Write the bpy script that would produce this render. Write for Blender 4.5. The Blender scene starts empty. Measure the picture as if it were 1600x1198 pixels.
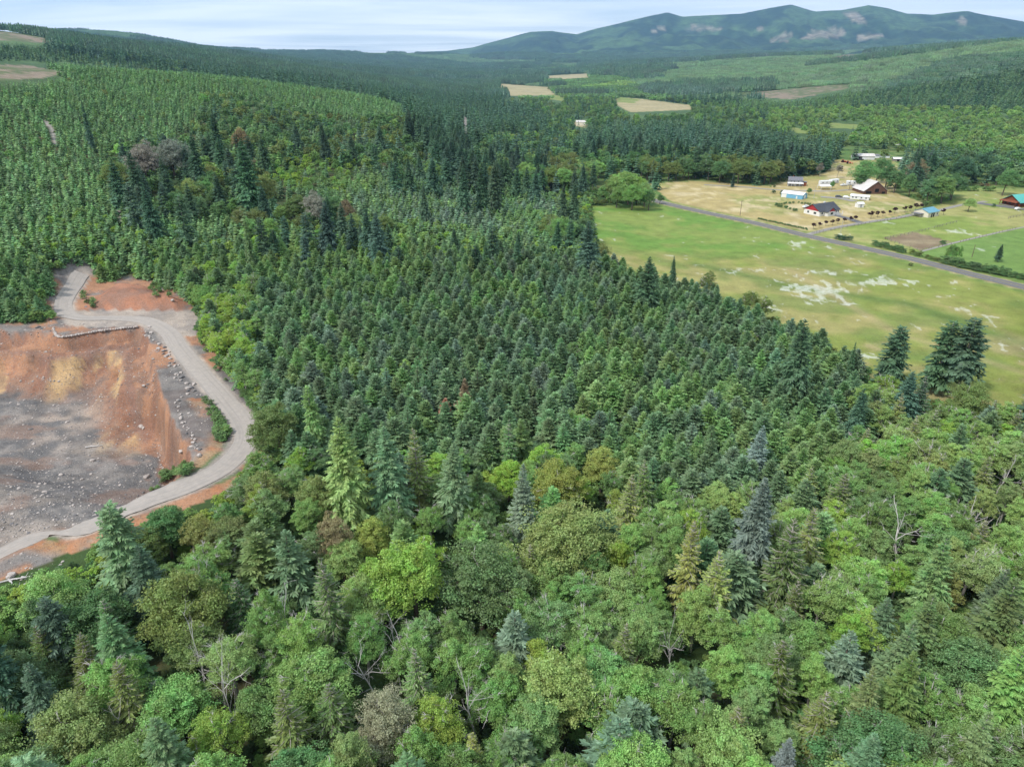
import bpy, math, random
import numpy as np
from math import radians as R_, sin, cos, tan, pi
sc = bpy.context.scene
# ------------------------------------------------------------------ camera
H = 85.0; PITCH = R_(25.3); F = 1066.0
cam = bpy.data.objects.new('camera', bpy.data.cameras.new('camera')); sc.collection.objects.link(cam)
cam.location = (0, 0, H); cam.rotation_euler = (R_(90) - PITCH, 0, 0)
cam.data.lens = 24.0; cam.data.sensor_width = 36.0; cam.data.clip_start = 1.0; cam.data.clip_end = 90000
sc.camera = cam
# ------------------------------------------------------------------ world, sun, exposure
SUN_EL, SUN_AZ = R_(52), R_(-125)          # azimuth measured from +Y towards +X : behind and left of the camera
w = bpy.data.worlds.new('World'); sc.world = w; w.use_nodes = True; nt = w.node_tree
def wn(t, **k):
    n = nt.nodes.new(t)
    for a, b in k.items(): setattr(n, a, b)
    return n
bg = nt.nodes['Background']; bg.inputs['Strength'].default_value = 0.105
sky = wn('ShaderNodeTexSky', sky_type='NISHITA', sun_disc=False, sun_elevation=SUN_EL, sun_rotation=SUN_AZ, altitude=100, air_density=1.0, dust_density=0.6, ozone_density=1.5)
tc = wn('ShaderNodeTexCoord'); sx = wn('ShaderNodeSeparateXYZ'); nt.links.new(tc.outputs['Generated'], sx.inputs[0])
def wmath(op, a, b):
    n = wn('ShaderNodeMath', operation=op)
    for i, v in enumerate((a, b)):
        if v is None: continue
        if isinstance(v, (int, float)): n.inputs[i].default_value = v
        else: nt.links.new(v, n.inputs[i])
    return n.outputs[0]
zz = wmath('ADD', wmath('MAXIMUM', sx.outputs[2], 0.0), 0.035)
cx = wn('ShaderNodeCombineXYZ')
nt.links.new(wmath('DIVIDE', sx.outputs[0], zz), cx.inputs[0]); nt.links.new(wmath('DIVIDE', sx.outputs[1], zz), cx.inputs[1])
mp = wn('ShaderNodeMapping'); mp.inputs['Rotation'].default_value = (0, 0, R_(12)); mp.inputs['Scale'].default_value = (0.14, 0.26, 1)
nt.links.new(cx.outputs[0], mp.inputs['Vector'])
nz = wn('ShaderNodeTexNoise'); nz.inputs['Scale'].default_value = 1.0; nz.inputs['Detail'].default_value = 7; nz.inputs['Roughness'].default_value = 0.55; nz.inputs['Distortion'].default_value = 0.5
nt.links.new(mp.outputs[0], nz.inputs['Vector'])
cr = wn('ShaderNodeValToRGB'); cr.color_ramp.elements[0].position = 0.36; cr.color_ramp.elements[1].position = 0.60
cr.color_ramp.elements[0].color = (0.12, 0.12, 0.12, 1); cr.color_ramp.elements[1].color = (0.95, 0.95, 0.95, 1)
nt.links.new(nz.outputs[0], cr.inputs[0])
mx = wn('ShaderNodeMix', data_type='RGBA')
cb = wn('ShaderNodeMix', data_type='RGBA'); el = wn('ShaderNodeMapRange'); nt.links.new(sx.outputs[2], el.inputs['Value']); el.inputs['From Min'].default_value = 0.02; el.inputs['From Max'].default_value = 0.5
nt.links.new(el.outputs[0], cb.inputs['Factor']); cb.inputs['A'].default_value = (9.3, 9.7, 10.1, 1); cb.inputs['B'].default_value = (7.6, 8.0, 8.4, 1)
veil = wn('ShaderNodeMix', data_type='RGBA'); veil.inputs['Factor'].default_value = 0.7; nt.links.new(sky.outputs[0], veil.inputs['A']); veil.inputs['B'].default_value = (4.2, 5.7, 7.2, 1)
nt.links.new(cr.outputs[0], mx.inputs['Factor']); nt.links.new(veil.outputs['Result'], mx.inputs['A']); nt.links.new(cb.outputs['Result'], mx.inputs['B'])
nt.links.new(mx.outputs['Result'], bg.inputs['Color'])
sun = bpy.data.objects.new('sun', bpy.data.lights.new('sun', 'SUN')); sc.collection.objects.link(sun)
sun.data.energy = 2.6; sun.data.angle = R_(7); sun.data.color = (1.0, 0.96, 0.90)
from mathutils import Vector, Matrix
sd = Vector((sin(SUN_AZ) * cos(SUN_EL), cos(SUN_AZ) * cos(SUN_EL), sin(SUN_EL)))
sun.rotation_euler = sd.to_track_quat('Z', 'Y').to_euler(); sun.location = (0, 0, 300)
sc.view_settings.view_transform = 'Standard'; sc.view_settings.look = 'None'; sc.view_settings.gamma = 1
sc.view_settings.exposure = 0.58
sc.cycles.max_bounces = 5; sc.cycles.diffuse_bounces = 3; sc.cycles.transmission_bounces = 2; sc.cycles.volume_bounces = 0; sc.cycles.glossy_bounces = 1; sc.cycles.transparent_max_bounces = 4

# ------------------------------------------------------------------ numeric helpers
CP, SP = cos(PITCH), sin(PITCH)
def ray(px, py):
    px = np.asarray(px, float); py = np.asarray(py, float)
    return np.stack([px - 800, F * CP + (599 - py) * SP, -F * SP + (599 - py) * CP], -1)
def proj(x, y, z):
    dz = z - H
    dep = y * CP - dz * SP; up = y * SP + dz * CP
    dep = np.where(dep < 1, 1, dep)
    return 800 + F * x / dep, 599 - F * up / dep, dep
def hashn(ix, iy, s):
    h = (ix.astype(np.int64) * 374761393 + iy.astype(np.int64) * 668265263 + s * 982451653) & 0x7fffffff
    h = (h ^ (h >> 13)) * 1274126177 & 0x7fffffff
    return ((h ^ (h >> 16)) & 0xffff) / 65535.0
def vn(x, y, s=0):
    ix, iy = np.floor(x), np.floor(y); fx, fy = x - ix, y - iy
    fx = fx * fx * (3 - 2 * fx); fy = fy * fy * (3 - 2 * fy)
    a, b, c, d = hashn(ix, iy, s), hashn(ix + 1, iy, s), hashn(ix, iy + 1, s), hashn(ix + 1, iy + 1, s)
    return a + (b - a) * fx + (c - a) * fy + (a - b - c + d) * fx * fy
def fbm(x, y, o=4, s=0):
    t = 0; a = 0.5
    for i in range(o):
        t = t + a * (vn(x, y, s + i * 7) * 2 - 1); x = x * 2.03 + 11.3; y = y * 2.03 - 7.7; a *= 0.5
    return t
def ss(a, b, x):
    t = np.clip((x - a) / (b - a), 0, 1); return t * t * (3 - 2 * t)
def inpoly(px, py, poly):
    px = np.asarray(px, float); py = np.asarray(py, float); r = np.zeros(px.shape, bool); n = len(poly)
    for i in range(n):
        x0, y0 = poly[i]; x1, y1 = poly[(i + 1) % n]
        if y0 == y1: continue
        r ^= ((y0 > py) != (y1 > py)) & (px < (x1 - x0) * (py - y0) / (y1 - y0) + x0)
    return r
def distpoly(x, y, pts, closed=True):
    d = np.full(np.shape(x), 1e9); n = len(pts)
    for i in range(n if closed else n - 1):
        ax, ay = pts[i]; bx, by = pts[(i + 1) % n]; vx, vy = bx - ax, by - ay
        t = np.clip(((x - ax) * vx + (y - ay) * vy) / (vx * vx + vy * vy + 1e-9), 0, 1)
        d = np.minimum(d, np.hypot(x - ax - t * vx, y - ay - t * vy))
    return d
# ------------------------------------------------------------------ terrain
AZ = np.array([-60, -45, -34, -28, -22, -16, -10, -4, 2, 8, 14, 20, 26, 34, 45, 60.])
RR = np.array([0, 60, 120, 180, 260, 360, 500, 700, 870, 1050, 1250, 1600, 2000, 2600, 3500, 5000, 7000, 9000, 12000, 16000, 26000.])
TB = {
 -60: [4, 6, 8, 11, 20, 36, 60, 84, 96, 100, 115, 150, 175, 180, 180, 180, 200, 200, 150, 100, 60],
 -45: [4, 6, 8, 11, 18, 32, 54, 78, 90, 80, 90, 135, 160, 165, 170, 160, 200, 200, 150, 100, 60],
 -34: [4, 6, 9, 10, 15, 27, 46, 69, 80, 58, 66, 105, 143, 158, 172, 160, 240, 220, 150, 100, 60],
 -28: [4, 6, 9, 10, 13, 23, 40, 61, 73, 50, 55, 85, 116, 124, 140, 170, 292, 240, 150, 100, 60],
 -22: [4, 6, 9, 10, 12, 20, 34, 54, 66, 44, 42, 60, 78, 92, 108, 130, 170, 200, 150, 100, 60],
 -16: [3, 5, 8, 10, 11, 16, 28, 43, 54, 36, 30, 42, 52, 56, 60, 75, 110, 190, 150, 100, 60],
 -10: [2, 3, 6, 9, 10, 12, 21, 34, 40, 24, 16, 18, 18, 20, 20, 30, 70, 182, 150, 100, 60],
  -4: [2, 2, 4, 8, 9, 9, 10, 10, 10, 6, 2, 0, 0, 0, 0, 8, 60, 165, 150, 100, 60],
   2: [1, 1, 3, 6, 7, 5, 2, 0, 0, 0, 0, 0, 0, 0, 0, 8, 70, 160, 0, 100, 60],
   8: [1, 1, 2, 4, 4, 2, 0, 0, 0, 0, 0, 0, 2, 14, 30, 50, 80, 160, 0, 100, 60],
  14: [1, 1, 2, 3, 2, 0, 0, 0, 0, 0, 0, 0, 6, 30, 62, 80, 100, 160, 0, 100, 60],
  20: [1, 1, 1, 2, 1, 0, 0, 0, 0, 0, 0, 2, 14, 48, 84, 100, 120, 170, 0, 100, 60],
  26: [1, 1, 1, 1, 0, 0, 0, 0, 0, 0, 2, 14, 42, 82, 104, 118, 140, 180, 0, 100, 60],
  34: [1, 1, 1, 1, 0, 0, 0, 0, 0, 2, 10, 44, 98, 130, 140, 160, 180, 200, 0, 100, 60],
  45: [1, 1, 1, 1, 0, 0, 0, 0, 2, 10, 36, 90, 140, 160, 170, 180, 200, 220, 0, 100, 60],
  60: [1, 1, 1, 1, 0, 0, 0, 0, 4, 20, 60, 120, 160, 170, 180, 190, 200, 220, 0, 100, 60]}
TBL = np.array([TB[int(a)] for a in AZ], float)
def catmull(p0, p1, p2, p3, t):
    return 0.5 * ((2 * p1) + (-p0 + p2) * t + (2 * p0 - 5 * p1 + 4 * p2 - p3) * t * t + (-p0 + 3 * p1 - 3 * p2 + p3) * t * t * t)
def idxf(v, arr):
    i = np.clip(np.searchsorted(arr, v, side='right') - 1, 0, len(arr) - 2)
    return i, np.clip((v - arr[i]) / (arr[i + 1] - arr[i]), 0, 1)
SKY = [(560, 84), (640, 83), (700, 80), (740, 75), (760, 69), (800, 58), (830, 50), (862, 49), (900, 54), (930, 45), (960, 38), (1000, 28), (1036, 20), (1060, 27), (1100, 25), (1150, 22), (1190, 13), (1222, 8), (1260, 19), (1300, 17), (1340, 9), (1372, 14), (1400, 22), (1440, 24), (1490, 18), (1530, 26), (1600, 38), (1700, 46), (1850, 40), (2200, 50), (4000, 60)]
SKAZ = np.array([math.degrees(math.atan((p - 800) * CP / F)) for p, _ in SKY]); 
def el_of(px, py):
    d = ray(px, py); return d[2] / math.hypot(d[0], d[1])
SKE = np.array([el_of(p, y) for p, y in SKY])
def aat(px, py, z):                       # point on a level plane
    d = ray(px, py); t = (z - H) / d[2]; return (float(d[0] * t), float(d[1] * t))
RIM_PX = [(-420, 545), (-150, 525), (0, 517), (82, 520), (100, 526), (150, 517), (222, 510), (232, 530), (246, 590), (268, 650), (296, 706), (300, 728), (275, 752), (215, 782), (150, 812), (60, 848), (-60, 900), (-420, 1000)]
RIM = [aat(a, b, 10) for a, b in RIM_PX]
MND = [aat(a, b, 10) for a, b in [(128, 484), (150, 466), (165, 452), (200, 447), (245, 450), (262, 462), (300, 470), (286, 486)]]
def hbase(x, y):
    r = np.hypot(x, y); az = np.degrees(np.arctan2(x, y))
    az = np.clip(az, -60, 60)
    i, u = idxf(az, AZ); j, v = idxf(r, RR)
    n, m = TBL.shape; rows = []
    for di in (-1, 0, 1, 2):
        ii = np.clip(i + di, 0, n - 1)
        rows.append(catmull(*[TBL[ii, np.clip(j + dj, 0, m - 1)] for dj in (-1, 0, 1, 2)], v))
    z = catmull(*rows, u)
    # mountains
    e = np.interp(np.degrees(np.arctan2(x, y)), SKAZ, SKE)
    far = ss(8200, 9500, r)
    top = np.maximum(H + e * 12400, 60)
    warp = 1800 * fbm(x / 2600, y / 2600, 3, 5)
    ridge = 1 - np.abs(fbm(x / 1100 + 9, y / 3000, 5, 91)) * 3.4
    prof = np.where(r < 12400, np.clip(1 - np.abs((r - 12400) / 4600), 0, 1) ** 1.15, np.clip(1 - (r - 12400) / 9000, 0, 1))
    sp = np.where(r < 12400, (0.66 + 0.34 * ridge) , 1.0); k = ss(10900, 12300, r)
    prof2 = prof * (sp * (1 - k) + k)
    mz = top * prof2 + 50 * (1 - prof)
    mz = np.where(r < 12300, mz + 40 * fbm(x / 420, y / 420, 3, 33) * prof * (1 - k), mz)
    # lower front range of foothills
    e2 = np.interp(np.degrees(np.arctan2(x, y)), [-30, -4, 2, 8, 14, 20, 26, 34, 60], [0.0, 0.004, 0.004, 0.010, 0.017, 0.020, 0.022, 0.024, 0.024])
    ft = (H + e2 * 8800) * np.clip(1 - np.abs((r - 8800) / 2400), 0, 1) * (0.8 + 0.5 * fbm(x / 1200, y / 1200, 3, 17))
    z = z * (1 - far) + mz * far
    z = np.where(az > -6, np.maximum(z, ft * ss(-6, 0, az)), z)
    # soft undulation
    z = z + 1.6 * fbm(x / 90, y / 90, 3, 3) * ss(420, 700, r) + ss(900, 2500, r) * 9 * fbm(x / 420, y / 420, 3, 8)
    # falling ground of a stream course in the wooded foreground
    return z
def hgt(x, y):
    x = np.asarray(x, float); y = np.asarray(y, float)
    z = hbase(x, y)
    near = (x > -420) & (x < -20) & (y > 40) & (y < 300)
    if np.any(near):
        xx, yy = x[near], y[near]; zn = z[near]
        dq = distpoly(xx, yy, RIM); ins = inpoly(xx, yy, RIM); dm0 = distpoly(xx, yy, MND)
        flat = ss(34, 4, np.where(ins, 0, np.minimum(dq, dm0))); zn = zn * (1 - flat) + 10 * flat
        up = ss(150, 166, yy)                     # upper face is a wide slope in two benches
        wd = 3.6 + 14 * up + 1.5 * fbm(xx / 6, yy / 6, 3, 4)
        gul = fbm(np.where(up > .5, xx / 3.0, yy / 3.0), np.where(up > .5, yy / 14, xx / 14), 3, 61)
        t = dq / np.maximum(wd, 1)
        step = ss(0, 0.12, t) * 0.30 + ss(0.38, 0.62, t + 0.22 * gul) * 0.38 + ss(.62, 1.05, t + .15 * gul) * .32
        lo = ss(1.15, 0.0, t)
        dep = 12.5 * np.where(up > 0.5, step, ss(0, 1, t + 0.15 * gul * (t > 0.05)))
        dep = dep * (1 - 0.62 * ss(120, 96, yy + 0.35 * xx + 20))     # floor climbs towards the near rim
        floor = 1.1 * fbm(xx / 17, yy / 11, 4, 71) + 0.35 * fbm(xx / 3.1, yy / 2.3, 3, 72)
        zn = np.where(ins, zn - dep + (floor + 0.4) * ss(0.1, 1.1, t) + 1.3 * gul * ss(0, .2, t) * lo + .5 * fbm(xx / 1.6, yy / 1.6, 2, 19) * lo, zn)
        dm = distpoly(xx, yy, MND); im = inpoly(xx, yy, MND)
        zn = np.where(im, zn + 3.2 * ss(0, 7, dm) + 0.5 * fbm(xx / 3, yy / 3, 3, 31) * ss(0, 4, dm), zn)
        # loose rock and soil between road and the pit rim
        bank = (~ins) * ss(9, 1, dq) * ss(-110, -98, xx); zn = zn + bank * (0.35 + 0.5 * fbm(xx / 2.2, yy / 2.2, 3, 41)) * (yy < 150)
        z = z.copy(); z[near] = zn
    return z
def h1(x, y): return float(hgt(np.array([x]), np.array([y]))[0])
def at(px, py, dz=0.0):
    """first point along the view of a pixel that is dz above the terrain"""
    d = ray(px, py); d = d / np.linalg.norm(d)
    t = 30 * 1.006 ** np.arange(1150)
    P = d[None] * t[:, None]; hh = hgt(P[:, 0], P[:, 1]) + dz - (H + P[:, 2])
    k = int(np.argmax(hh > 0))
    if k == 0: k = 1
    a, b = t[k - 1], t[k]
    for _ in range(14):
        m = (a + b) / 2; q = d * m
        if h1(q[0], q[1]) + dz > H + q[2]: b = m
        else: a = m
    q = d * b
    return float(q[0]), float(q[1]), h1(q[0], q[1])

# ---- what grows or lies where, as outlines on the photograph brought down to the ground
MEADOW = [(922, 322), (1048, 321), (1260, 372), (1440, 415), (1620, 462), (1620, 628), (1520, 624), (1440, 612), (1385, 598), (1350, 560), (1300, 525), (1225, 495), (1120, 452), (1060, 438), (1000, 425), (945, 398), (928, 350)]
LOT = [(1015, 287), (1085, 283), (1200, 291), (1290, 268), (1300, 250), (1400, 252), (1405, 268), (1395, 300), (1445, 318), (1440, 330), (1262, 365), (1050, 317)]
PAST = [(1262, 366), (1440, 332), (1500, 306), (1440, 300), (1400, 296), (1500, 292), (1620, 296), (1620, 449), (1440, 406)]
DIRT = [(1380, 372), (1430, 363), (1486, 378), (1440, 392)]
VALF = [([(775, 131), (862, 137), (866, 150), (790, 150)], 0), ([(862, 148), (886, 152), (878, 158), (850, 155)], 1), ([(852, 119), (926, 115), (926, 122), (850, 126)], 0), ([(962, 152), (1000, 155), (1082, 165), (1078, 172), (985, 176), (962, 164)], 0), ([(966, 152), (1000, 156), (990, 162), (964, 160)], 1), ([(735, 150), (762, 151), (762, 155), (735, 154)], 0), ([(1290, 192), (1352, 196), (1352, 203), (1294, 200)], 1), ([(1236, 200), (1262, 202), (1262, 209), (1240, 208)], 1), ([(893, 190), (918, 190), (916, 200), (895, 198)], 0)]
CLEAR = [[(-60, 100), (45, 103), (108, 114), (60, 124), (-60, 128)], [(-60, 46), (20, 51), (100, 66), (60, 68), (-60, 58)], [(1150, 147), (1330, 131), (1322, 140), (1235, 156), (1180, 152)], [(1288, 92), (1330, 83), (1402, 72), (1396, 77), (1330, 90), (1296, 96)]]
TRK = [[(64, 186), (78, 190), (88, 205), (90, 226), (83, 226), (80, 206), (72, 196)], [(179, 318), (186, 320), (193, 350), (184, 350)], [(722, 178), (729, 184), (735, 210), (729, 210), (723, 192)]]
QRY = [(-500, 520), (0, 505), (60, 505), (88, 497), (92, 470), (105, 440), (122, 426), (140, 430), (150, 440), (200, 432), (240, 438), (280, 455), (312, 490), (312, 520), (305, 545), (345, 585), (380, 625), (402, 660), (402, 690), (385, 722), (330, 775), (250, 800), (160, 835), (60, 885), (-40, 925), (-500, 1060)]
GLADE = [(395, 615), (440, 690), (430, 712), (405, 715), (402, 690), (402, 650)]
def zone_masks(x, y, z):
    px, py, dep = proj(x, y, z)
    return px, py, dep
road_px = [(-120, 928), (-60, 896), (0, 868), (60, 843), (125, 823), (190, 797), (250, 775), (300, 755), (345, 733), (374, 706), (385, 682), (376, 655), (352, 625), (322, 592), (296, 562), (278, 540), (262, 518), (228, 501), (180, 497), (130, 497), (104, 490), (100, 474), (110, 455), (122, 436), (129, 428)]
paved_px = [(1005, 309), (1048, 320), (1100, 332), (1180, 349), (1262, 369), (1340, 386), (1425, 405), (1510, 427), (1600, 449), (1700, 476), (1830, 512)]
ROAD = [at(a, b)[:2] for a, b in road_px]
PAVED = [aat(a, b, 0) for a, b in paved_px]

# ------------------------------------------------------------------ scene helpers
COL = sc.collection
def link(o): COL.objects.link(o); return o
def tag(o, label=None, cat=None, group=None, kind=None):
    if label: o['label'] = label
    if cat: o['category'] = cat
    if group: o['group'] = group
    if kind: o['kind'] = kind
    return o
def empty(name, loc, rz=0, sc_=1.0):
    o = bpy.data.objects.new(name, None); link(o); o.location = loc; o.rotation_euler = (0, 0, rz); o.empty_display_size = .5
    o.scale = (sc_,) * 3 if isinstance(sc_, (int, float)) else sc_
    return o
def mesh_np(name, V, Fq, mats, mi=None, smooth=False):
    me = bpy.data.meshes.new(name); V = np.asarray(V, np.float32); Fq = np.asarray(Fq, np.int32)
    k = Fq.shape[1]; n = len(Fq)
    me.vertices.add(len(V)); me.vertices.foreach_set('co', V.ravel())
    me.loops.add(n * k); me.loops.foreach_set('vertex_index', Fq.ravel())
    me.polygons.add(n); me.polygons.foreach_set('loop_start', np.arange(0, n * k, k, dtype=np.int32)); me.polygons.foreach_set('loop_total', np.full(n, k, np.int32))
    for m in (mats if isinstance(mats, (list, tuple)) else [mats]): me.materials.append(m)
    if mi is not None: me.polygons.foreach_set('material_index', np.asarray(mi, np.int32))
    me.polygons.foreach_set('use_smooth', np.full(n, smooth, bool))
    me.update(calc_edges=True); return me
class MB:
    def __init__(s): s.v = []; s.f = []
    def add(s, V, Fc):
        o = len(s.v); s.v += [tuple(map(float, p)) for p in V]; s.f += [tuple(o + i for i in q) for q in Fc]; return s
    def box(s, c, d, rz=0.0, taper=1.0):
        hx, hy, hz = d[0] / 2, d[1] / 2, d[2] / 2; V = []
        for sz, tp in ((-1, 1.0), (1, taper)):
            for sx_, sy_ in ((-1, -1), (1, -1), (1, 1), (-1, 1)):
                x, y = sx_ * hx * tp, sy_ * hy * tp
                V.append((c[0] + x * cos(rz) - y * sin(rz), c[1] + x * sin(rz) + y * cos(rz), c[2] + sz * hz))
        return s.add(V, [(0, 3, 2, 1), (4, 5, 6, 7), (0, 1, 5, 4), (1, 2, 6, 5), (2, 3, 7, 6), (3, 0, 4, 7)])
    def prism(s, prof, x0, x1):           # profile (y,z) counter-clockwise seen from +x, extruded along x
        n = len(prof); V = [(x0, a, b) for a, b in prof] + [(x1, a, b) for a, b in prof]
        return s.add(V, [tuple(range(n))[::-1], tuple(range(n, 2 * n))] + [(i, (i + 1) % n, n + (i + 1) % n, n + i) for i in range(n)])
    def tube(s, pts, rad, sides=6):
        P = [Vector(p) for p in pts]; o = len(s.v)
        for i, p in enumerate(P):
            d = (P[min(i + 1, len(P) - 1)] - P[max(i - 1, 0)]).normalized()
            a = d.orthogonal().normalized(); b = d.cross(a); r = rad[i] if isinstance(rad, (list, tuple)) else rad
            for k in range(sides):
                t = 2 * pi * k / sides; q = p + (a * cos(t) + b * sin(t)) * r; s.v.append(tuple(q))
        for i in range(len(P) - 1):
            for k in range(sides):
                s.f.append((o + i * sides + k, o + i * sides + (k + 1) % sides, o + (i + 1) * sides + (k + 1) % sides, o + (i + 1) * sides + k))
        s.f.append(tuple(o + (len(P) - 1) * sides + k for k in range(sides))); return s
    def mesh(s, name, mat, smooth=False):
        me = bpy.data.meshes.new(name); me.from_pydata(s.v, [], s.f); me.materials.append(mat)
        if smooth: me.polygons.foreach_set('use_smooth', [True] * len(me.polygons))
        return me
    def obj(s, name, mat, parent=None, smooth=False):
        o = link(bpy.data.objects.new(name, s.mesh(name, mat, smooth))); o.parent = parent; return o

# ------------------------------------------------------------------ materials
def new_mat(name):
    m = bpy.data.materials.new(name); m.use_nodes = True; t = m.node_tree; t.nodes.clear()
    out = t.nodes.new('ShaderNodeOutputMaterial'); return m, t, out
def N(t, typ, ins=None, **k):
    n = t.nodes.new(typ)
    for a, b in k.items(): setattr(n, a, b)
    for a, b in (ins or {}).items():
        if hasattr(b, 'is_linked') or isinstance(b, bpy.types.NodeSocket): t.links.new(b, n.inputs[a])
        else: n.inputs[a].default_value = b
    return n
def solid(name, col, rough=0.8, var=0.25, scale=1.5, metal=0.0, bump=0.0, stretch=(1, 1, 1), col2=None, spec=0.3):
    m, t, out = new_mat(name)
    tc = N(t, 'ShaderNodeTexCoord'); mp = N(t, 'ShaderNodeMapping', {'Vector': tc.outputs['Object'], 'Scale': stretch})
    nz = N(t, 'ShaderNodeTexNoise', {'Vector': mp.outputs[0], 'Scale': scale, 'Detail': 5.0, 'Roughness': 0.6})
    mr = N(t, 'ShaderNodeMapRange', {'Value': nz.outputs[0], 'From Min': 0.3, 'From Max': 0.7})
    c2 = col2 or tuple(c * (1 - var) for c in col); c1 = col if col2 else tuple(min(1, c * (1 + var)) for c in col)
    mxn = N(t, 'ShaderNodeMix', {'Factor': mr.outputs[0], 'A': (*c1, 1), 'B': (*c2, 1)}, data_type='RGBA')
    b = N(t, 'ShaderNodeBsdfPrincipled', {'Base Color': mxn.outputs['Result'], 'Roughness': rough, 'Metallic': metal, 'Specular IOR Level': spec})
    if bump:
        bp = N(t, 'ShaderNodeBump', {'Height': nz.outputs[0], 'Strength': bump, 'Distance': 0.1}); t.links.new(bp.outputs[0], b.inputs['Normal'])
    t.links.new(b.outputs[0], out.inputs[0]); return m
def foliage_mat(name, transl=0.3, spread=0.55, gloss=0.05):
    m, t, out = new_mat(name)
    at_ = N(t, 'ShaderNodeAttribute', attribute_type='INSTANCER', attribute_name='tint')
    ge = N(t, 'ShaderNodeNewGeometry'); tc = N(t, 'ShaderNodeTexCoord')
    nz = N(t, 'ShaderNodeTexNoise', {'Vector': tc.outputs['Object'], 'Scale': 0.45, 'Detail': 2.0})
    v = N(t, 'ShaderNodeMath', {0: ge.outputs['Random Per Island'], 1: spread}, operation='MULTIPLY')
    v2 = N(t, 'ShaderNodeMath', {0: nz.outputs[0], 1: 0.9}, operation='MULTIPLY')
    v3 = N(t, 'ShaderNodeMath', {0: v.outputs[0], 1: v2.outputs[0]}, operation='ADD')
    v4 = N(t, 'ShaderNodeMath', {0: v3.outputs[0], 1: 1.0 - spread / 2 - 0.45}, operation='ADD')
    hu = N(t, 'ShaderNodeMapRange', {'Value': nz.outputs[0], 'From Min': 0.3, 'From Max': 0.7, 'To Min': 0.475, 'To Max': 0.52})
    hs = N(t, 'ShaderNodeHueSaturation', {'Hue': hu.outputs[0], 'Saturation': 1.0, 'Value': v4.outputs[0], 'Color': at_.outputs['Color']})
    d = N(t, 'ShaderNodeBsdfDiffuse', {'Color': hs.outputs[0]})
    hs2 = N(t, 'ShaderNodeHueSaturation', {'Hue': 0.485, 'Saturation': 1.1, 'Value': 1.25, 'Color': hs.outputs[0]})
    tr = N(t, 'ShaderNodeBsdfTranslucent', {'Color': hs2.outputs[0]})
    a = N(t, 'ShaderNodeMixShader', {0: transl, 1: d.outputs[0], 2: tr.outputs[0]})
    g = N(t, 'ShaderNodeBsdfGlossy', {'Roughness': 0.45, 'Color': (0.9, 0.95, 1.0, 1)})
    b = N(t, 'ShaderNodeMixShader', {0: gloss, 1: a.outputs[0], 2: g.outputs[0]})
    t.links.new(b.outputs[0], out.inputs[0]); return m
M = {}
M['leaf'] = foliage_mat('broad_leaves', 0.30, 0.6, 0.02)
M['needle'] = foliage_mat('needles', 0.18, 0.7, 0.025)
M['bark'] = solid('bark', (0.13, 0.10, 0.08), 0.9, 0.35, 3, stretch=(1, 1, .25))
M['pale_bark'] = solid('lichen_bark', (0.30, 0.28, 0.25), 0.9, 0.3, 3, stretch=(1, 1, .25))
M['twig'] = solid('weathered_twigs', (0.50, 0.47, 0.45), 0.9, 0.3, 1.2)
M['rib'] = solid('bare_branch_wood', (0.34, 0.32, 0.27), 0.9, 0.3, 1.2)
M['orange_bark'] = solid('orange_bark', (0.30, 0.17, 0.08), 0.9, 0.3, 2)

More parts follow.
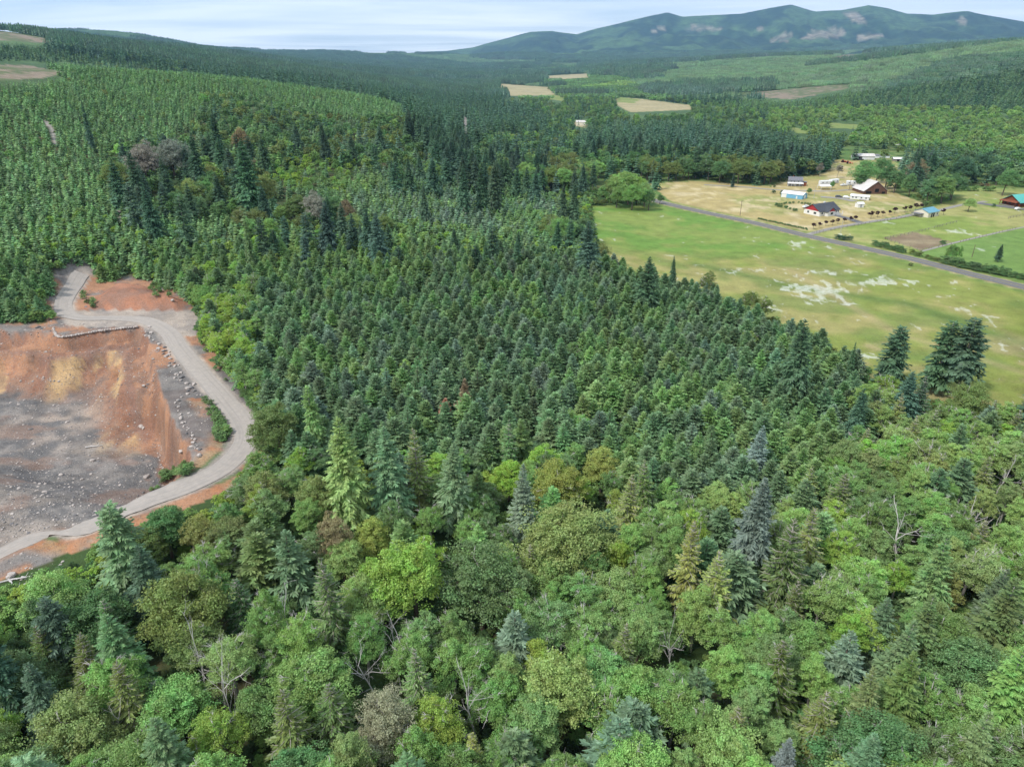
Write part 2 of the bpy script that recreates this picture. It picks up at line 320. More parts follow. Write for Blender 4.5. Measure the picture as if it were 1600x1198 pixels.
# ------------------------------------------------------------------ the ground: one sheet out to the mountains
def terrain():
    az = np.concatenate([np.arange(-180, -42, 4.0), np.arange(-42, 42.01, 0.2), np.arange(46, 180, 4.0)])
    def gs(a, b, s): return a * (1 + s) ** np.arange(int(math.log(b / a) / math.log(1 + s)))
    rr = np.concatenate([[1, 10, 18], gs(25, 75, .012), gs(75, 240, .006), gs(240, 3500, .01), gs(3500, 16600, .013), [16800]])
    A, Rr = np.meshgrid(np.radians(az), rr); X, Y = (Rr * np.sin(A)).ravel(), (Rr * np.cos(A)).ravel()
    Z = hgt(X, Y); r = Rr.ravel()
    
    back = ss(60, 110, np.abs(np.degrees(A.ravel()))); Z = np.where(Y < 0, Z * (1 - back * ss(200, 2000, r)), Z)
    px, py, dep = proj(X, Y, Z); front = (Y > 5)
    n1 = fbm(X / 40, Y / 40, 4, 101); n2 = fbm(X / 9, Y / 9, 4, 103); n3 = fbm(X / 2.2, Y / 2.2, 3, 105)
    def C(*c): return np.array(c)[None] * np.ones((len(X), 1))
    def mixc(a, b, t): return a + (b - a) * (np.clip(t, 0, 1) * np.ones(len(X)))[:, None]
    col = mixc(C(.045, .075, .025), C(.085, .08, .04), ss(.0, .35, n2)); col = mixc(col, mixc(C(.06, .105, .045), C(.09, .15, .06), ss(-.2, .3, n1)), ss(500, 900, r)); col = mixc(col, mixc(C(.09, .16, .045), C(.17, .20, .07), ss(-.1, .3, n2)), ss(0, 60, X - 30) * ss(250, 330, Y) * ss(900, 700, Y))
    hill = ss(5200, 6500, r)
    nf = fbm(X / 700, Y / 700, 4, 120); nf2 = fbm(X / 160, Y / 160, 3, 122)
    mt = mixc(C(.016, .040, .020), C(.062, .115, .042), ss(-.02, .12, nf) * .8 + .5 * nf2 + .3 * ss(.0, .3, nf2))
    col = mixc(col, mt, ss(3500, 5600, r))
    for pl in [[(1008, 50), (1045, 41), (1040, 48)], [(1072, 48), (1085, 37), (1128, 46), (1126, 48), (1090, 49)], [(1178, 46), (1186, 40), (1194, 49)], [(1200, 68), (1222, 54), (1240, 50), (1232, 64)], [(1250, 62), (1268, 48), (1300, 46), (1328, 52), (1318, 58), (1285, 60)], [(1335, 58), (1350, 54), (1382, 55), (1370, 62), (1340, 62)], [(1312, 22), (1335, 16), (1350, 30), (1360, 38), (1340, 36)], [(1494, 30), (1505, 27), (1516, 38), (1500, 40)]]:
        m_ = inpoly(px + 3 * nf2 * 2, py + 1.5 * nf2, pl) & (r > 8000)
        col = np.where(m_[:, None], mixc(C(.22, .19, .14), C(.09, .11, .065), ss(-.05, .3, nf2)), col)
    fl = np.zeros(len(X)); rk = np.zeros(len(X))
    # fields across the valley
    jx, jy = px + 3 * n2, py + 1.2 * n2
    for pl, k in VALF:
        m_ = inpoly(px, py, pl) & front
        col = np.where(m_[:, None], mixc(C(.37, .31, .18), C(.28, .25, .14), .5 + n1) if k == 0 else mixc(C(.16, .22, .06), C(.22, .24, .09), .5 + n1), col)
    for pl in CLEAR:
        m_ = inpoly(jx, jy, pl) & front & (r < 6000); col = np.where(m_[:, None], mixc(C(.22, .175, .13), C(.11, .13, .065), ss(-.2, .2, n2 + n1)), col)
    for pl in TRK:
        m_ = inpoly(px, py, pl) & front; col = np.where(m_[:, None], C(.30, .27, .24), col)
    # meadow
    m_ = (inpoly(px + 2 * n3, py + n3, MEADOW) | inpoly(px + 2 * n3, py - 26 + n3, MEADOW)) & front & (X > 0)
    md = np.where(m_, 1.0, 0)
    g1 = mixc(C(.125, .225, .045), C(.185, .24, .06), ss(-.25, .25, n1 + .5 * n2)); g2 = mixc(C(.215, .235, .06), C(.29, .26, .10), ss(-.25, .35, n1 + .8 * n2)); g2 = mixc(g2, C(.13, .18, .05), ss(.05, .3, fbm(X / 18, Y / 18, 3, 140)) * .6)
    old = ss(335, 300, Y - .12 * X)                       # nearer part: longer, drier grass
    mc = mixc(g1, g2, old * .85 + .25 * n2)
    ditch = np.exp(-((distpoly(X, Y, [aat(1090, 415, 0), aat(1230, 447, 0), aat(1420, 475, 0), aat(1620, 545, 0)], False)) / 5.0) ** 2)
    mc = mixc(mc, C(.10, .16, .04), ditch * .8)
    track = np.exp(-((distpoly(X, Y, [aat(1230, 420, 0), aat(1400, 520, 0), aat(1620, 590, 0)], False)) / 2.5) ** 2); mc = mixc(mc, C(.35, .28, .15), track * .5)
    near_e = ss(-.05, .3, n2) * ss(228, 205, Y) * .5; mc = mixc(mc, C(.34, .27, .16), near_e)
    col = np.where(m_[:, None], mc, col)
    fp = 0
    for cx_, cy_, a_, b_, s_ in [(1265, 452, 75, 9, 1.), (1330, 478, 60, 12, .8), (1340, 428, 60, 14, .55), (1365, 442, 30, 8, .7), (1445, 445, 45, 9, .7), (1245, 388, 50, 12, .55), (1150, 422, 50, 8, .6), (1215, 485, 25, 12, .7), (1360, 556, 45, 9, 1.3), (1350, 400, 150, 30, .16), (1250, 430, 180, 26, .2), (1500, 470, 120, 25, .15)]:
        fp = fp + s_ * np.exp(-(((px - cx_) / a_) ** 2 + ((py - cy_ - (px - cx_) * .07) / b_) ** 2))
    fl = np.where(m_, np.clip(.5 * fp + .8 * n2 + .8 * n3 - .22, 0, .40), fl)
    # farm lot and pastures
    m_ = inpoly(px + 1.5 * n3, py + .6 * n3, LOT) & front
    col = np.where(m_[:, None], mixc(mixc(C(.36, .29, .13), C(.25, .26, .09), ss(-.1, .4, n1 + .5 * n2)), C(.46, .38, .22), ss(.05, .35, n2 + n3 * .3)), col)
    m_ = inpoly(px + 1.5 * n3, py + .6 * n3, PAST) & front & ~m_
    pc = mixc(C(.19, .25, .06), C(.30, .29, .11), ss(-.2, .3, n1 + .5 * n2)); gr = ss(1440, 1500, px) * ss(375, 345, py + (1590 - px) * -.0) * ss(310, 290, py)
    pc = mixc(pc, C(.13, .225, .06), np.where(py > 392 - (px - 1440) * .23, .8, 0) + gr * .6)
    col = np.where(m_[:, None], pc, col)
    pf = 0
    for cx_, cy_, a_, b_, s_ in [(1500, 366, 45, 9, .75), (1395, 354, 22, 7, .6), (1372, 372, 20, 5, .5), (1515, 386, 25, 6, .6), (1590, 358, 25, 4, .9), (1560, 395, 60, 8, .3)]:
        pf = pf + s_ * np.exp(-(((px - cx_) / a_) ** 2 + ((py - cy_) / b_) ** 2))
    fl = np.where(m_, np.clip(pf * .6 + .7 * n2 + .7 * n3 - .2, 0, .42), fl)
    m_ = inpoly(px + 2 * n3, py + n3 * .7, DIRT) & front; col = np.where(m_[:, None], mixc(C(.19, .14, .09), C(.26, .21, .13), .5 + n2 * 1.5), col); fl = np.where(m_, 0, fl)
    # verges of the paved road
    dp = distpoly(X, Y, PAVED, False); vg = ss(11, 5, dp) * ss(60, 61, X)
    col = mixc(col, mixc(C(.13, .20, .05), C(.33, .28, .15), ss(5.6, 4.6, dp)), vg * .9); fl = fl * (1 - vg)
    # quarry
    q = (X > -460) & (X < -20) & (Y > 30) & (Y < 320)
    dq = distpoly(X, Y, RIM); ins = inpoly(X, Y, RIM); dm = distpoly(X, Y, MND); im = inpoly(X, Y, MND); dr = distpoly(X, Y, ROAD, False)
    qz = q & (inpoly(px, py, QRY) | ins | (dr < 7)) & front
    org = mixc(C(.35, .185, .11), C(.23, .12, .08), ss(-.2, .3, n2 + .8 * n3)); yel = C(.46, .31, .16); grv = mixc(C(.135, .128, .125), C(.21, .19, .175), ss(-.2, .3, n2 * .8 + n3)); grv = mixc(grv, C(.085, .08, .08), ss(.05, .3, fbm(X / 6, Y / 3, 4, 231)) * .5); tan_ = C(.30, .245, .20)
    rd = mixc(C(.37, .31, .26), C(.29, .25, .22), ss(-.2, .3, n3 + n2))
    up = ss(140, 156, Y)
    pit = mixc(grv, tan_, ss(.05, .4, n1 + .35 * n2 + .3 * n3) * .5)
    wall_w = 5.2 + up * 12 + 5 * n2 + 4 * n3
    pit = mixc(pit, org, ss(1.15, .75, dq / wall_w) * np.where((Y > 97) & (X > -110) | (up > .2), 1, .15))
    pit = mixc(pit, yel, ss(.02, .22, fbm(X / 5, Y / 16, 3, 210)) * up * ss(6, 9, dq) * ss(22, 16, dq) * .9)
    pit = mixc(pit, mixc(C(.15, .10, .085), C(.26, .17, .12), .5 + 2 * n3), ss(.02, .2, fbm(X / 2.5, Y / 9, 3, 220)) * ss(1.15, .75, dq / wall_w) * .6); pit = mixc(pit, C(.22, .13, .10), up * ss(8.5, 7.5, dq) * ss(5.5, 6.5, dq) * .7)  # brown striations, then a darker shading line painted along the bench
    pit = mixc(pit, mixc(C(.42, .33, .27), tan_, .4), ss(18, 6, distpoly(X, Y, [aat(-60, 690, 3), aat(30, 660, 3), aat(70, 640, 3)], False)) * ss(-.25, .2, n2) * .8)
    pit = mixc(pit, org, ss(.16, .36, fbm(X / 14, Y / 7, 4, 77)) * .3)
    rimc = mixc(org, grv, ss(-.15, .25, n2 + .5 * n3))
    rimc = mixc(rimc, grv, ss(126, 131, Y) * ss(170, 166, Y) * ss(-98, -92, X) * .9)
    rimc = mixc(rimc, C(.08, .14, .03), ss(.03, .2, n2 + .3 * n3) * ss(7.5, 5, dr) * .75 * (Y < 135))
    qc = np.where(ins[:, None], pit, rimc)
    qc = np.where(im[:, None], mixc(C(.33, .155, .095), C(.25, .14, .10), ss(-.2, .3, n2 + n3)), qc)
    pad = inpoly(px, py, [(100, 486), (300, 484), (314, 500), (306, 524), (270, 528), (222, 508), (150, 512), (100, 508)])
    qc = np.where((pad & ~ins & ~im)[:, None], rd, qc)
    qc = mixc(qc, rd, ss(3.7, 2.9, dr))
    qc = mixc(qc, mixc(C(.40, .17, .08), C(.35, .24, .15), .5 + n3), ss(4.0, 4.6, dr) * ss(8.5, 6.0, dr) * ss(-.25, .1, n2 + .1) * (1 - ins) * (Y < 150) * .8)
    col = np.where(qz[:, None], qc, col); rk = np.where(qz, np.where(ins, 1.0, .45), 0)
    rk = np.where(qz & (dr < 3.6), .1, rk)
    ar = inpoly(px, py, [(422, 600), (450, 690), (440, 700), (428, 700), (420, 668), (410, 640)]) & front
    col = np.where((ar & (n2 > -.1))[:, None], C(.34, .15, .07), col)
    # glade of low green plants beside the quarry road
    m_ = inpoly(px, py, GLADE) & front & (dr > 6); col = np.where(m_[:, None], mixc(C(.07, .17, .03), C(.12, .24, .04), .5 + n3), col)
    # faces
    na, nr = len(az), len(rr); ii = np.arange(nr - 1)[:, None] * na + np.arange(na)[None, :]; jn = np.roll(np.arange(na), -1)
    i2 = np.arange(nr - 1)[:, None] * na + jn[None, :]
    Fq = np.stack([ii.ravel(), i2.ravel(), (i2 + na).ravel(), (ii + na).ravel()], 1)[:, ::-1]
    m, t, out = new_mat('ground')
    a = N(t, 'ShaderNodeAttribute', attribute_name='soil'); f = N(t, 'ShaderNodeAttribute', attribute_name='flower'); k = N(t, 'ShaderNodeAttribute', attribute_name='rock')
    tc = N(t, 'ShaderNodeTexCoord'); P = tc.outputs['Object']
    z1 = N(t, 'ShaderNodeTexNoise', {'Vector': P, 'Scale': 1.7, 'Detail': 6.0, 'Roughness': .7}); z2 = N(t, 'ShaderNodeTexNoise', {'Vector': P, 'Scale': .13, 'Detail': 5.0, 'Roughness': .65})
    s = N(t, 'ShaderNodeMath', {0: z1.outputs[0], 1: z2.outputs[0]}, operation='ADD')
    mr = N(t, 'ShaderNodeMapRange', {'Value': s.outputs[0], 'From Min': .7, 'From Max': 1.3, 'To Min': .68, 'To Max': 1.32})
    z3 = N(t, 'ShaderNodeTexNoise', {'Vector': P, 'Scale': .011, 'Detail': 9.0, 'Roughness': .8}); m3 = N(t, 'ShaderNodeMapRange', {'Value': z3.outputs[0], 'From Min': .36, 'From Max': .64, 'To Min': .3, 'To Max': 1.7}); mm3 = N(t, 'ShaderNodeMath', {0: mr.outputs[0], 1: m3.outputs[0]}, operation='MULTIPLY'); far_ = N(t, 'ShaderNodeAttribute', attribute_name='far'); mr3 = N(t, 'ShaderNodeMix', {'Factor': far_.outputs['Fac'], 'A': mr.outputs[0], 'B': mm3.outputs[0]})
    c1 = N(t, 'ShaderNodeMix', {'Factor': 1.0, 'A': a.outputs['Color'], 'B': mr3.outputs[0]}, data_type='RGBA', blend_type='MULTIPLY')
    # scattered stones on broken ground
    vo = N(t, 'ShaderNodeTexVoronoi', {'Vector': P, 'Scale': 1.6}); vo2 = N(t, 'ShaderNodeTexVoronoi', {'Vector': P, 'Scale': 3.6})
    th = N(t, 'ShaderNodeMapRange', {'Value': vo2.outputs['Distance'], 'From Min': .25, 'From Max': .5, 'To Min': 1.0, 'To Max': .0})
    sp = N(t, 'ShaderNodeSeparateColor', {0: vo2.outputs['Color']}); pick = N(t, 'ShaderNodeMath', {0: sp.outputs[0], 1: .62}, operation='GREATER_THAN')
    sm = N(t, 'ShaderNodeMath', {0: th.outputs[0], 1: pick.outputs[0]}, operation='MULTIPLY'); sm2 = N(t, 'ShaderNodeMath', {0: sm.outputs[0], 1: k.outputs['Fac']}, operation='MULTIPLY')
    sm3 = N(t, 'ShaderNodeMath', {0: sm2.outputs[0], 1: .8}, operation='MULTIPLY')
    stc = N(t, 'ShaderNodeMix', {'Factor': sp.outputs[1], 'A': (.07, .065, .065, 1), 'B': (.42, .38, .35, 1)}, data_type='RGBA')
    c2 = N(t, 'ShaderNodeMix', {'Factor': sm3.outputs[0], 'A': c1.outputs['Result'], 'B': stc.outputs['Result']}, data_type='RGBA')
    # daisies
    fmp = N(t, 'ShaderNodeMapping', {'Vector': P, 'Scale': (.45, 1.3, 1), 'Rotation': (0, 0, .3)}); fn = N(t, 'ShaderNodeTexNoise', {'Vector': fmp.outputs[0], 'Scale': .8, 'Detail': 9.0, 'Roughness': .9})
    fa = N(t, 'ShaderNodeMath', {0: f.outputs['Fac'], 1: fn.outputs[0]}, operation='ADD')
    fm = N(t, 'ShaderNodeMapRange', {'Value': fa.outputs[0], 'From Min': .78, 'From Max': 1.0, 'To Min': 0.0, 'To Max': .8})
    c3 = N(t, 'ShaderNodeMix', {'Factor': fm.outputs[0], 'A': c2.outputs['Result'], 'B': (.62, .64, .58, 1)}, data_type='RGBA')
    hgtn = N(t, 'ShaderNodeMath', {0: s.outputs[0], 1: sm2.outputs[0]}, operation='ADD')
    bp = N(t, 'ShaderNodeBump', {'Height': hgtn.outputs[0], 'Strength': .6, 'Distance': .35})
    b = N(t, 'ShaderNodeBsdfPrincipled', {'Base Color': c3.outputs['Result'], 'Roughness': .95, 'Specular IOR Level': .15, 'Normal': bp.outputs[0]})
    t.links.new(b.outputs[0], out.inputs[0])
    me = mesh_np('ground', np.stack([X, Y, Z], 1), Fq, m, smooth=True)
    ca = me.attributes.new('soil', 'FLOAT_COLOR', 'POINT'); ca.data.foreach_set('color', np.concatenate([np.clip(col, 0.005, .8), np.ones((len(X), 1))], 1).astype(np.float32).ravel())
    for nm, v in (('flower', fl), ('rock', rk), ('far', ss(4500, 7000, r))):
        at2 = me.attributes.new(nm, 'FLOAT', 'POINT'); at2.data.foreach_set('value', v.astype(np.float32))
    o = link(bpy.data.objects.new('ground', me)); tag(o, 'valley floor, hillsides and quarry ground under fields and forest', 'ground', kind='structure'); return o
terrain()

def resample(pts, step):
    P = np.array(pts, float); n = len(P); out = []
    for i in range(n - 1):
        p = [P[max(i - 1, 0)], P[i], P[i + 1], P[min(i + 2, n - 1)]]; L = np.hypot(*(p[2] - p[1])); k = max(2, int(L / step))
        for j in range(k): out.append(catmull(*p, j / k))
    out.append(P[-1]); return np.array(out)
def ribbon(name, pts, width, mat, lift=0.1, step=1.5, wob=0.0, nc=6):
    P = resample(pts, step); T = np.gradient(P, axis=0); T /= np.linalg.norm(T, axis=1)[:, None]; Nn = np.stack([-T[:, 1], T[:, 0]], 1)
    wv = width / 2 * (1 + wob * fbm(P[:, 0] / 7, P[:, 1] / 7, 2, 9)); u = np.linspace(-1, 1, nc)
    X = P[:, 0][:, None] + Nn[:, 0][:, None] * wv[:, None] * u; Y = P[:, 1][:, None] + Nn[:, 1][:, None] * wv[:, None] * u
    Z = np.maximum.reduce([hgt(X.ravel() + a, Y.ravel() + b) for a, b in ((0, 0), (.7, 0), (-.7, 0), (0, .7), (0, -.7))]).reshape(X.shape) + lift
    n = len(P); ii = np.arange(n - 1)[:, None] * nc + np.arange(nc - 1)[None]; ii = ii.ravel()
    me = mesh_np(name, np.stack([X.ravel(), Y.ravel(), Z.ravel()], 1), np.stack([ii, ii + 1, ii + nc + 1, ii + nc], 1)[:, ::-1], mat, smooth=True)
    uv = me.uv_layers.new(name='UVMap'); U = np.tile(u * .5 + .5, (n, 1)).ravel(); s = np.concatenate([[0], np.cumsum(np.hypot(*np.diff(P, axis=0).T))]); Vv = np.repeat(s, nc)
    li = np.zeros(len(me.loops), np.int32); me.loops.foreach_get('vertex_index', li); uv.data.foreach_set('uv', np.stack([U[li], Vv[li]], 1).astype(np.float32).ravel())
    return link(bpy.data.objects.new(name, me))
def road_mat(name, c1, c2, rut, rutc, scale=.8):
    m, t, out = new_mat(name); tc = N(t, 'ShaderNodeTexCoord'); uv = N(t, 'ShaderNodeSeparateXYZ', {0: tc.outputs['UV']})
    nz = N(t, 'ShaderNodeTexNoise', {'Vector': tc.outputs['Object'], 'Scale': scale, 'Detail': 7.0, 'Roughness': .7})
    mp = N(t, 'ShaderNodeMapping', {'Vector': tc.outputs['UV'], 'Scale': (9, .03, 1)}); n2 = N(t, 'ShaderNodeTexNoise', {'Vector': mp.outputs[0], 'Scale': 1.0, 'Detail': 3.0})
    a = N(t, 'ShaderNodeMapRange', {'Value': nz.outputs[0], 'From Min': .3, 'From Max': .7}); c = N(t, 'ShaderNodeMix', {'Factor': a.outputs[0], 'A': (*c1, 1), 'B': (*c2, 1)}, data_type='RGBA')
    b_ = N(t, 'ShaderNodeMapRange', {'Value': n2.outputs[0], 'From Min': .5, 'From Max': .62, 'To Max': rut}); d = N(t, 'ShaderNodeMix', {'Factor': b_.outputs[0], 'A': c.outputs['Result'], 'B': (*rutc, 1)}, data_type='RGBA')
    bp = N(t, 'ShaderNodeBump', {'Height': nz.outputs[0], 'Strength': .3, 'Distance': .1})
    p = N(t, 'ShaderNodeBsdfPrincipled', {'Base Color': d.outputs['Result'], 'Roughness': .92, 'Specular IOR Level': .2, 'Normal': bp.outputs[0]}); t.links.new(p.outputs[0], out.inputs[0]); return m
M['gravel_road'] = road_mat('gravel_road', (.39, .34, .30), (.30, .27, .245), .45, (.26, .235, .215))
M['asphalt'] = road_mat('asphalt', (.165, .16, .16), (.12, .12, .122), .35, (.22, .21, .205))
M['lot_gravel'] = road_mat('lot_gravel', (.30, .28, .25), (.24, .23, .21), .3, (.35, .31, .25))
M['paint'] = solid('road_paint', (.5, .48, .42), .8, .3, 2)
M['yellow'] = solid('yellow_paint', (.45, .33, .08), .8, .3, 2)
tag(ribbon('gravel_road', ROAD, 5.0, M['gravel_road'], .05, 1.2, .12), 'pale gravel haul road curving round the quarry', 'road', kind='structure')
PADP = [aat(a, b, 10) for a, b in [(222, 497), (262, 497), (300, 500)]]
tag(ribbon('paved_road', PAVED, 7.4, M['asphalt'], .12, 5), 'grey two lane country road crossing the fields', 'road', kind='structure')
def offs(pts, d):
    P = resample(pts, 5); T = np.gradient(P, axis=0); T /= np.linalg.norm(T, axis=1)[:, None]; return P + np.stack([-T[:, 1], T[:, 0]], 1) * d
for d in (3.35, -3.35): tag(ribbon('road_edge_line', offs(PAVED, d), .14, M['paint'], .15, 5, 0, 2), 'white edge line on the paved road', 'marking', kind='structure')
tag(ribbon('road_centre_line', PAVED, .22, M['yellow'], .15, 5, 0, 2), 'worn yellow centre line of the paved road', 'marking', kind='structure')
for pts, wd, mt, lb in [([(1262, 367), (1300, 357), (1345, 349), (1400, 341), (1425, 336), (1470, 328), (1500, 321), (1540, 315)], 3.6, 'lot_gravel', 'gravel driveway running past the plum trees'),
                        ([(1306, 337), (1322, 341), (1345, 348.5)], 5.0, 'asphalt', 'dark driveway of the red and white house'),
                        ([(1100, 289), (1160, 292), (1215, 297), (1290, 299), (1330, 297), (1345, 300)], 4.0, 'lot_gravel', 'gravel lane past the grey house'),
                        ([(1282, 308), (1310, 310), (1335, 315)], 6.0, 'lot_gravel', 'gravel pad beside the long white trailer'),
                        ([(1528, 318), (1560, 322), (1600, 327), (1660, 336)], 7.0, 'asphalt', 'grey drive in front of the log cabin'),
                        ([(1440, 393), (1486, 381), (1545, 367), (1586, 358), (1640, 347)], 1.6, 'lot_gravel', 'worn pale path dividing the pastures')]:
    tag(ribbon('driveway', [aat(a, b, 0) for a, b in pts], wd, M[mt], .1 + .02 * (wd > 4.5), 4), lb, 'driveway', kind='structure')

# ------------------------------------------------------------------ tree shapes
def nrm(v): return v / (np.linalg.norm(v, axis=-1, keepdims=True) + 1e-9)
def rhombs(P, D, Wd, L, Wt, bend=None):
    """leaf-like four-sided faces: base P, direction D, width direction Wd"""
    L = L[:, None]; Wt = Wt[:, None]; m = P + D * L * .45; tip = P + D * L
    if bend is not None: tip = tip + bend
    V = np.stack([P, m + Wd * Wt / 2, tip, m - Wd * Wt / 2], 1); return V.reshape(-1, 3)
def quads_mesh(name, V, mat):
    return mesh_np(name, V, np.arange(len(V)).reshape(-1, 4), mat)
def conifer(name, seed, h, R, z0, whorls, nb, K, up=(-12, 42), droop=.25, tip=.0, fat=.42, leader=.9, gap=0.0, wood=None, top=.85, wr=.035):
    g = np.random.default_rng(seed); B = []
    for i in range(whorls):
        t = i / whorls; z = z0 + (h - z0) * (t ** .92) + g.normal(0, .12 * (h - z0) / whorls)
        n = nb if t < .8 else max(4, nb - 2); ph = g.uniform(0, 6.28)
        for k in range(n):
            if g.random() < gap: continue
            L = (R * (1 - t) ** top * (1 if t > .12 else .75 + 2 * t)) * g.uniform(.72, 1.12) + .05 * R
            B.append((z + g.uniform(-.3, .3) * (h - z0) / whorls, ph + 2 * pi * k / n + g.normal(0, .16), L, R_(up[0] + (up[1] - up[0]) * t + g.normal(0, 5)), t))
    B = np.array(B); z, a, L, e, t = B.T
    dh = np.stack([np.cos(a), np.sin(a), 0 * a], 1); up_ = np.array([0, 0, 1.]); sd = np.stack([-np.sin(a), np.cos(a), 0 * a], 1)
    def pt(s):     # along a branch
        return np.stack([0 * z, 0 * z, z], 1) + dh * (L * s * np.cos(e))[:, None] + up_ * (L * (s * np.sin(e) - droop * s * s + tip * s ** 3))[:, None]
    V = []
    for k in range(K):
        s = (k + .7) / (K + .35); P = pt(s); T = nrm(pt(s + .05) - P)
        for sg in (-1, 1):
            an = R_(58 - 22 * s) + g.normal(0, .15, len(L)); D = nrm(T * np.cos(an)[:, None] + sg * sd * np.sin(an)[:, None] + up_ * g.normal(-.10, .16, len(L))[:, None])
            l = L * (fat * (1 - s) + .15) * g.uniform(.75, 1.25, len(L)) + .12; Wd = nrm(np.cross(D, np.cross(T, D) + up_ * .6 + g.normal(0, .25, D.shape)))
            V.append(rhombs(P, D, Wd, l, l * .36 + .07 * L / K, bend=-up_ * (l * .10)[:, None]))
        if wood is None or k % 2:
            Wd = nrm(sd + g.normal(0, .3, sd.shape)); V.append(rhombs(P, T, Wd, L / K * 1.5, L * .10 + .1))
    Pt = pt(.9 + 0 * L[0]); V.append(rhombs(Pt, nrm(pt(1.) - Pt), sd, L * .2 + .15, L * .10 + .06))
    V.append(rhombs(np.array([[0, 0, h - leader]] * 3), np.array([[0.02, 0, 1.]] * 3), nrm(np.array([[1, 0, 0], [.5, .87, 0], [-.5, .87, 0.]])), np.full(3, leader * 1.1), np.full(3, .16)))
    me = quads_mesh(name, np.concatenate(V), M['needle'])
    wm = None
    if wood:
        m = MB()
        for i in range(len(z)):
            if g.random() < wood:
                pts = [pt_i for pt_i in (pt(s)[i] + np.array([0, 0, .05 + .05 * s]) for s in (0, .3, .6, .85, 1.02))]
                m.tube(pts, [wr * 1.5, wr * 1.2, wr, wr * .7, wr * .4], 3)
                for s, sg in ((.45, 1), (.65, -1), (.8, 1)):
                    p = pt(s)[i]; q = p + dh[i] * L[i] * .16 + sg * sd[i] * L[i] * .16 - up_ * L[i] * .05; m.tube([p, q], [wr * .6, wr * .3], 3)
        wm = m.mesh(name + '_branches', M['rib'])
    return me, wm
def conifer_low(name, seed, h, R, z0, whorls, nb, mat=None, top=.85):
    """distant version: broad pointed sprays instead of single twigs"""
    g = np.random.default_rng(seed); P, D, W, L, Wt = [], [], [], [], []
    for i in range(whorls):
        t = i / whorls; z = z0 + (h - z0) * t; ph = g.uniform(0, 6.28)
        for k in range(nb if t < .75 else max(3, nb - 2)):
            a = ph + 2 * pi * k / nb + g.normal(0, .2); l = R * (1 - t) ** top * g.uniform(.75, 1.15) + .1; e = R_(-18 + 50 * t)
            P.append((0, 0, z + g.normal(0, .1))); D.append((cos(a) * cos(e), sin(a) * cos(e), sin(e))); W.append((-sin(a), cos(a), g.normal(0, .35))); L.append(l); Wt.append(l * .75 + .15)
    P.append((0, 0, h * .8)); D.append((0, 0, 1)); W.append((1, 0, 0)); L.append(h * .2); Wt.append(R * .16)
    P, D, W, L, Wt = map(np.array, (P, D, W, L, Wt)); V = rhombs(P, D, nrm(W), L, Wt, bend=-np.array([[0, 0, 1.]]) * (L * .15)[:, None])
    return quads_mesh(name, V, M['needle'])
def trunk_mesh(name, h, r, mat, z0=-1.0, seed=0, lean=.15, r1=.04):
    g = random.Random(seed); m = MB(); n = 7; dx, dy = g.uniform(-lean, lean), g.uniform(-lean, lean)
    m.tube([(dx * sin(3 * i / n) * h * .03, dy * sin(2.6 * i / n) * h * .03, z0 + (h - z0) * i / n) for i in range(n + 1)], [r * (1 - i / n) ** .8 * (1.35 if i == 0 else 1) + r1 for i in range(n + 1)], 6)
    return m.mesh(name, mat, True)
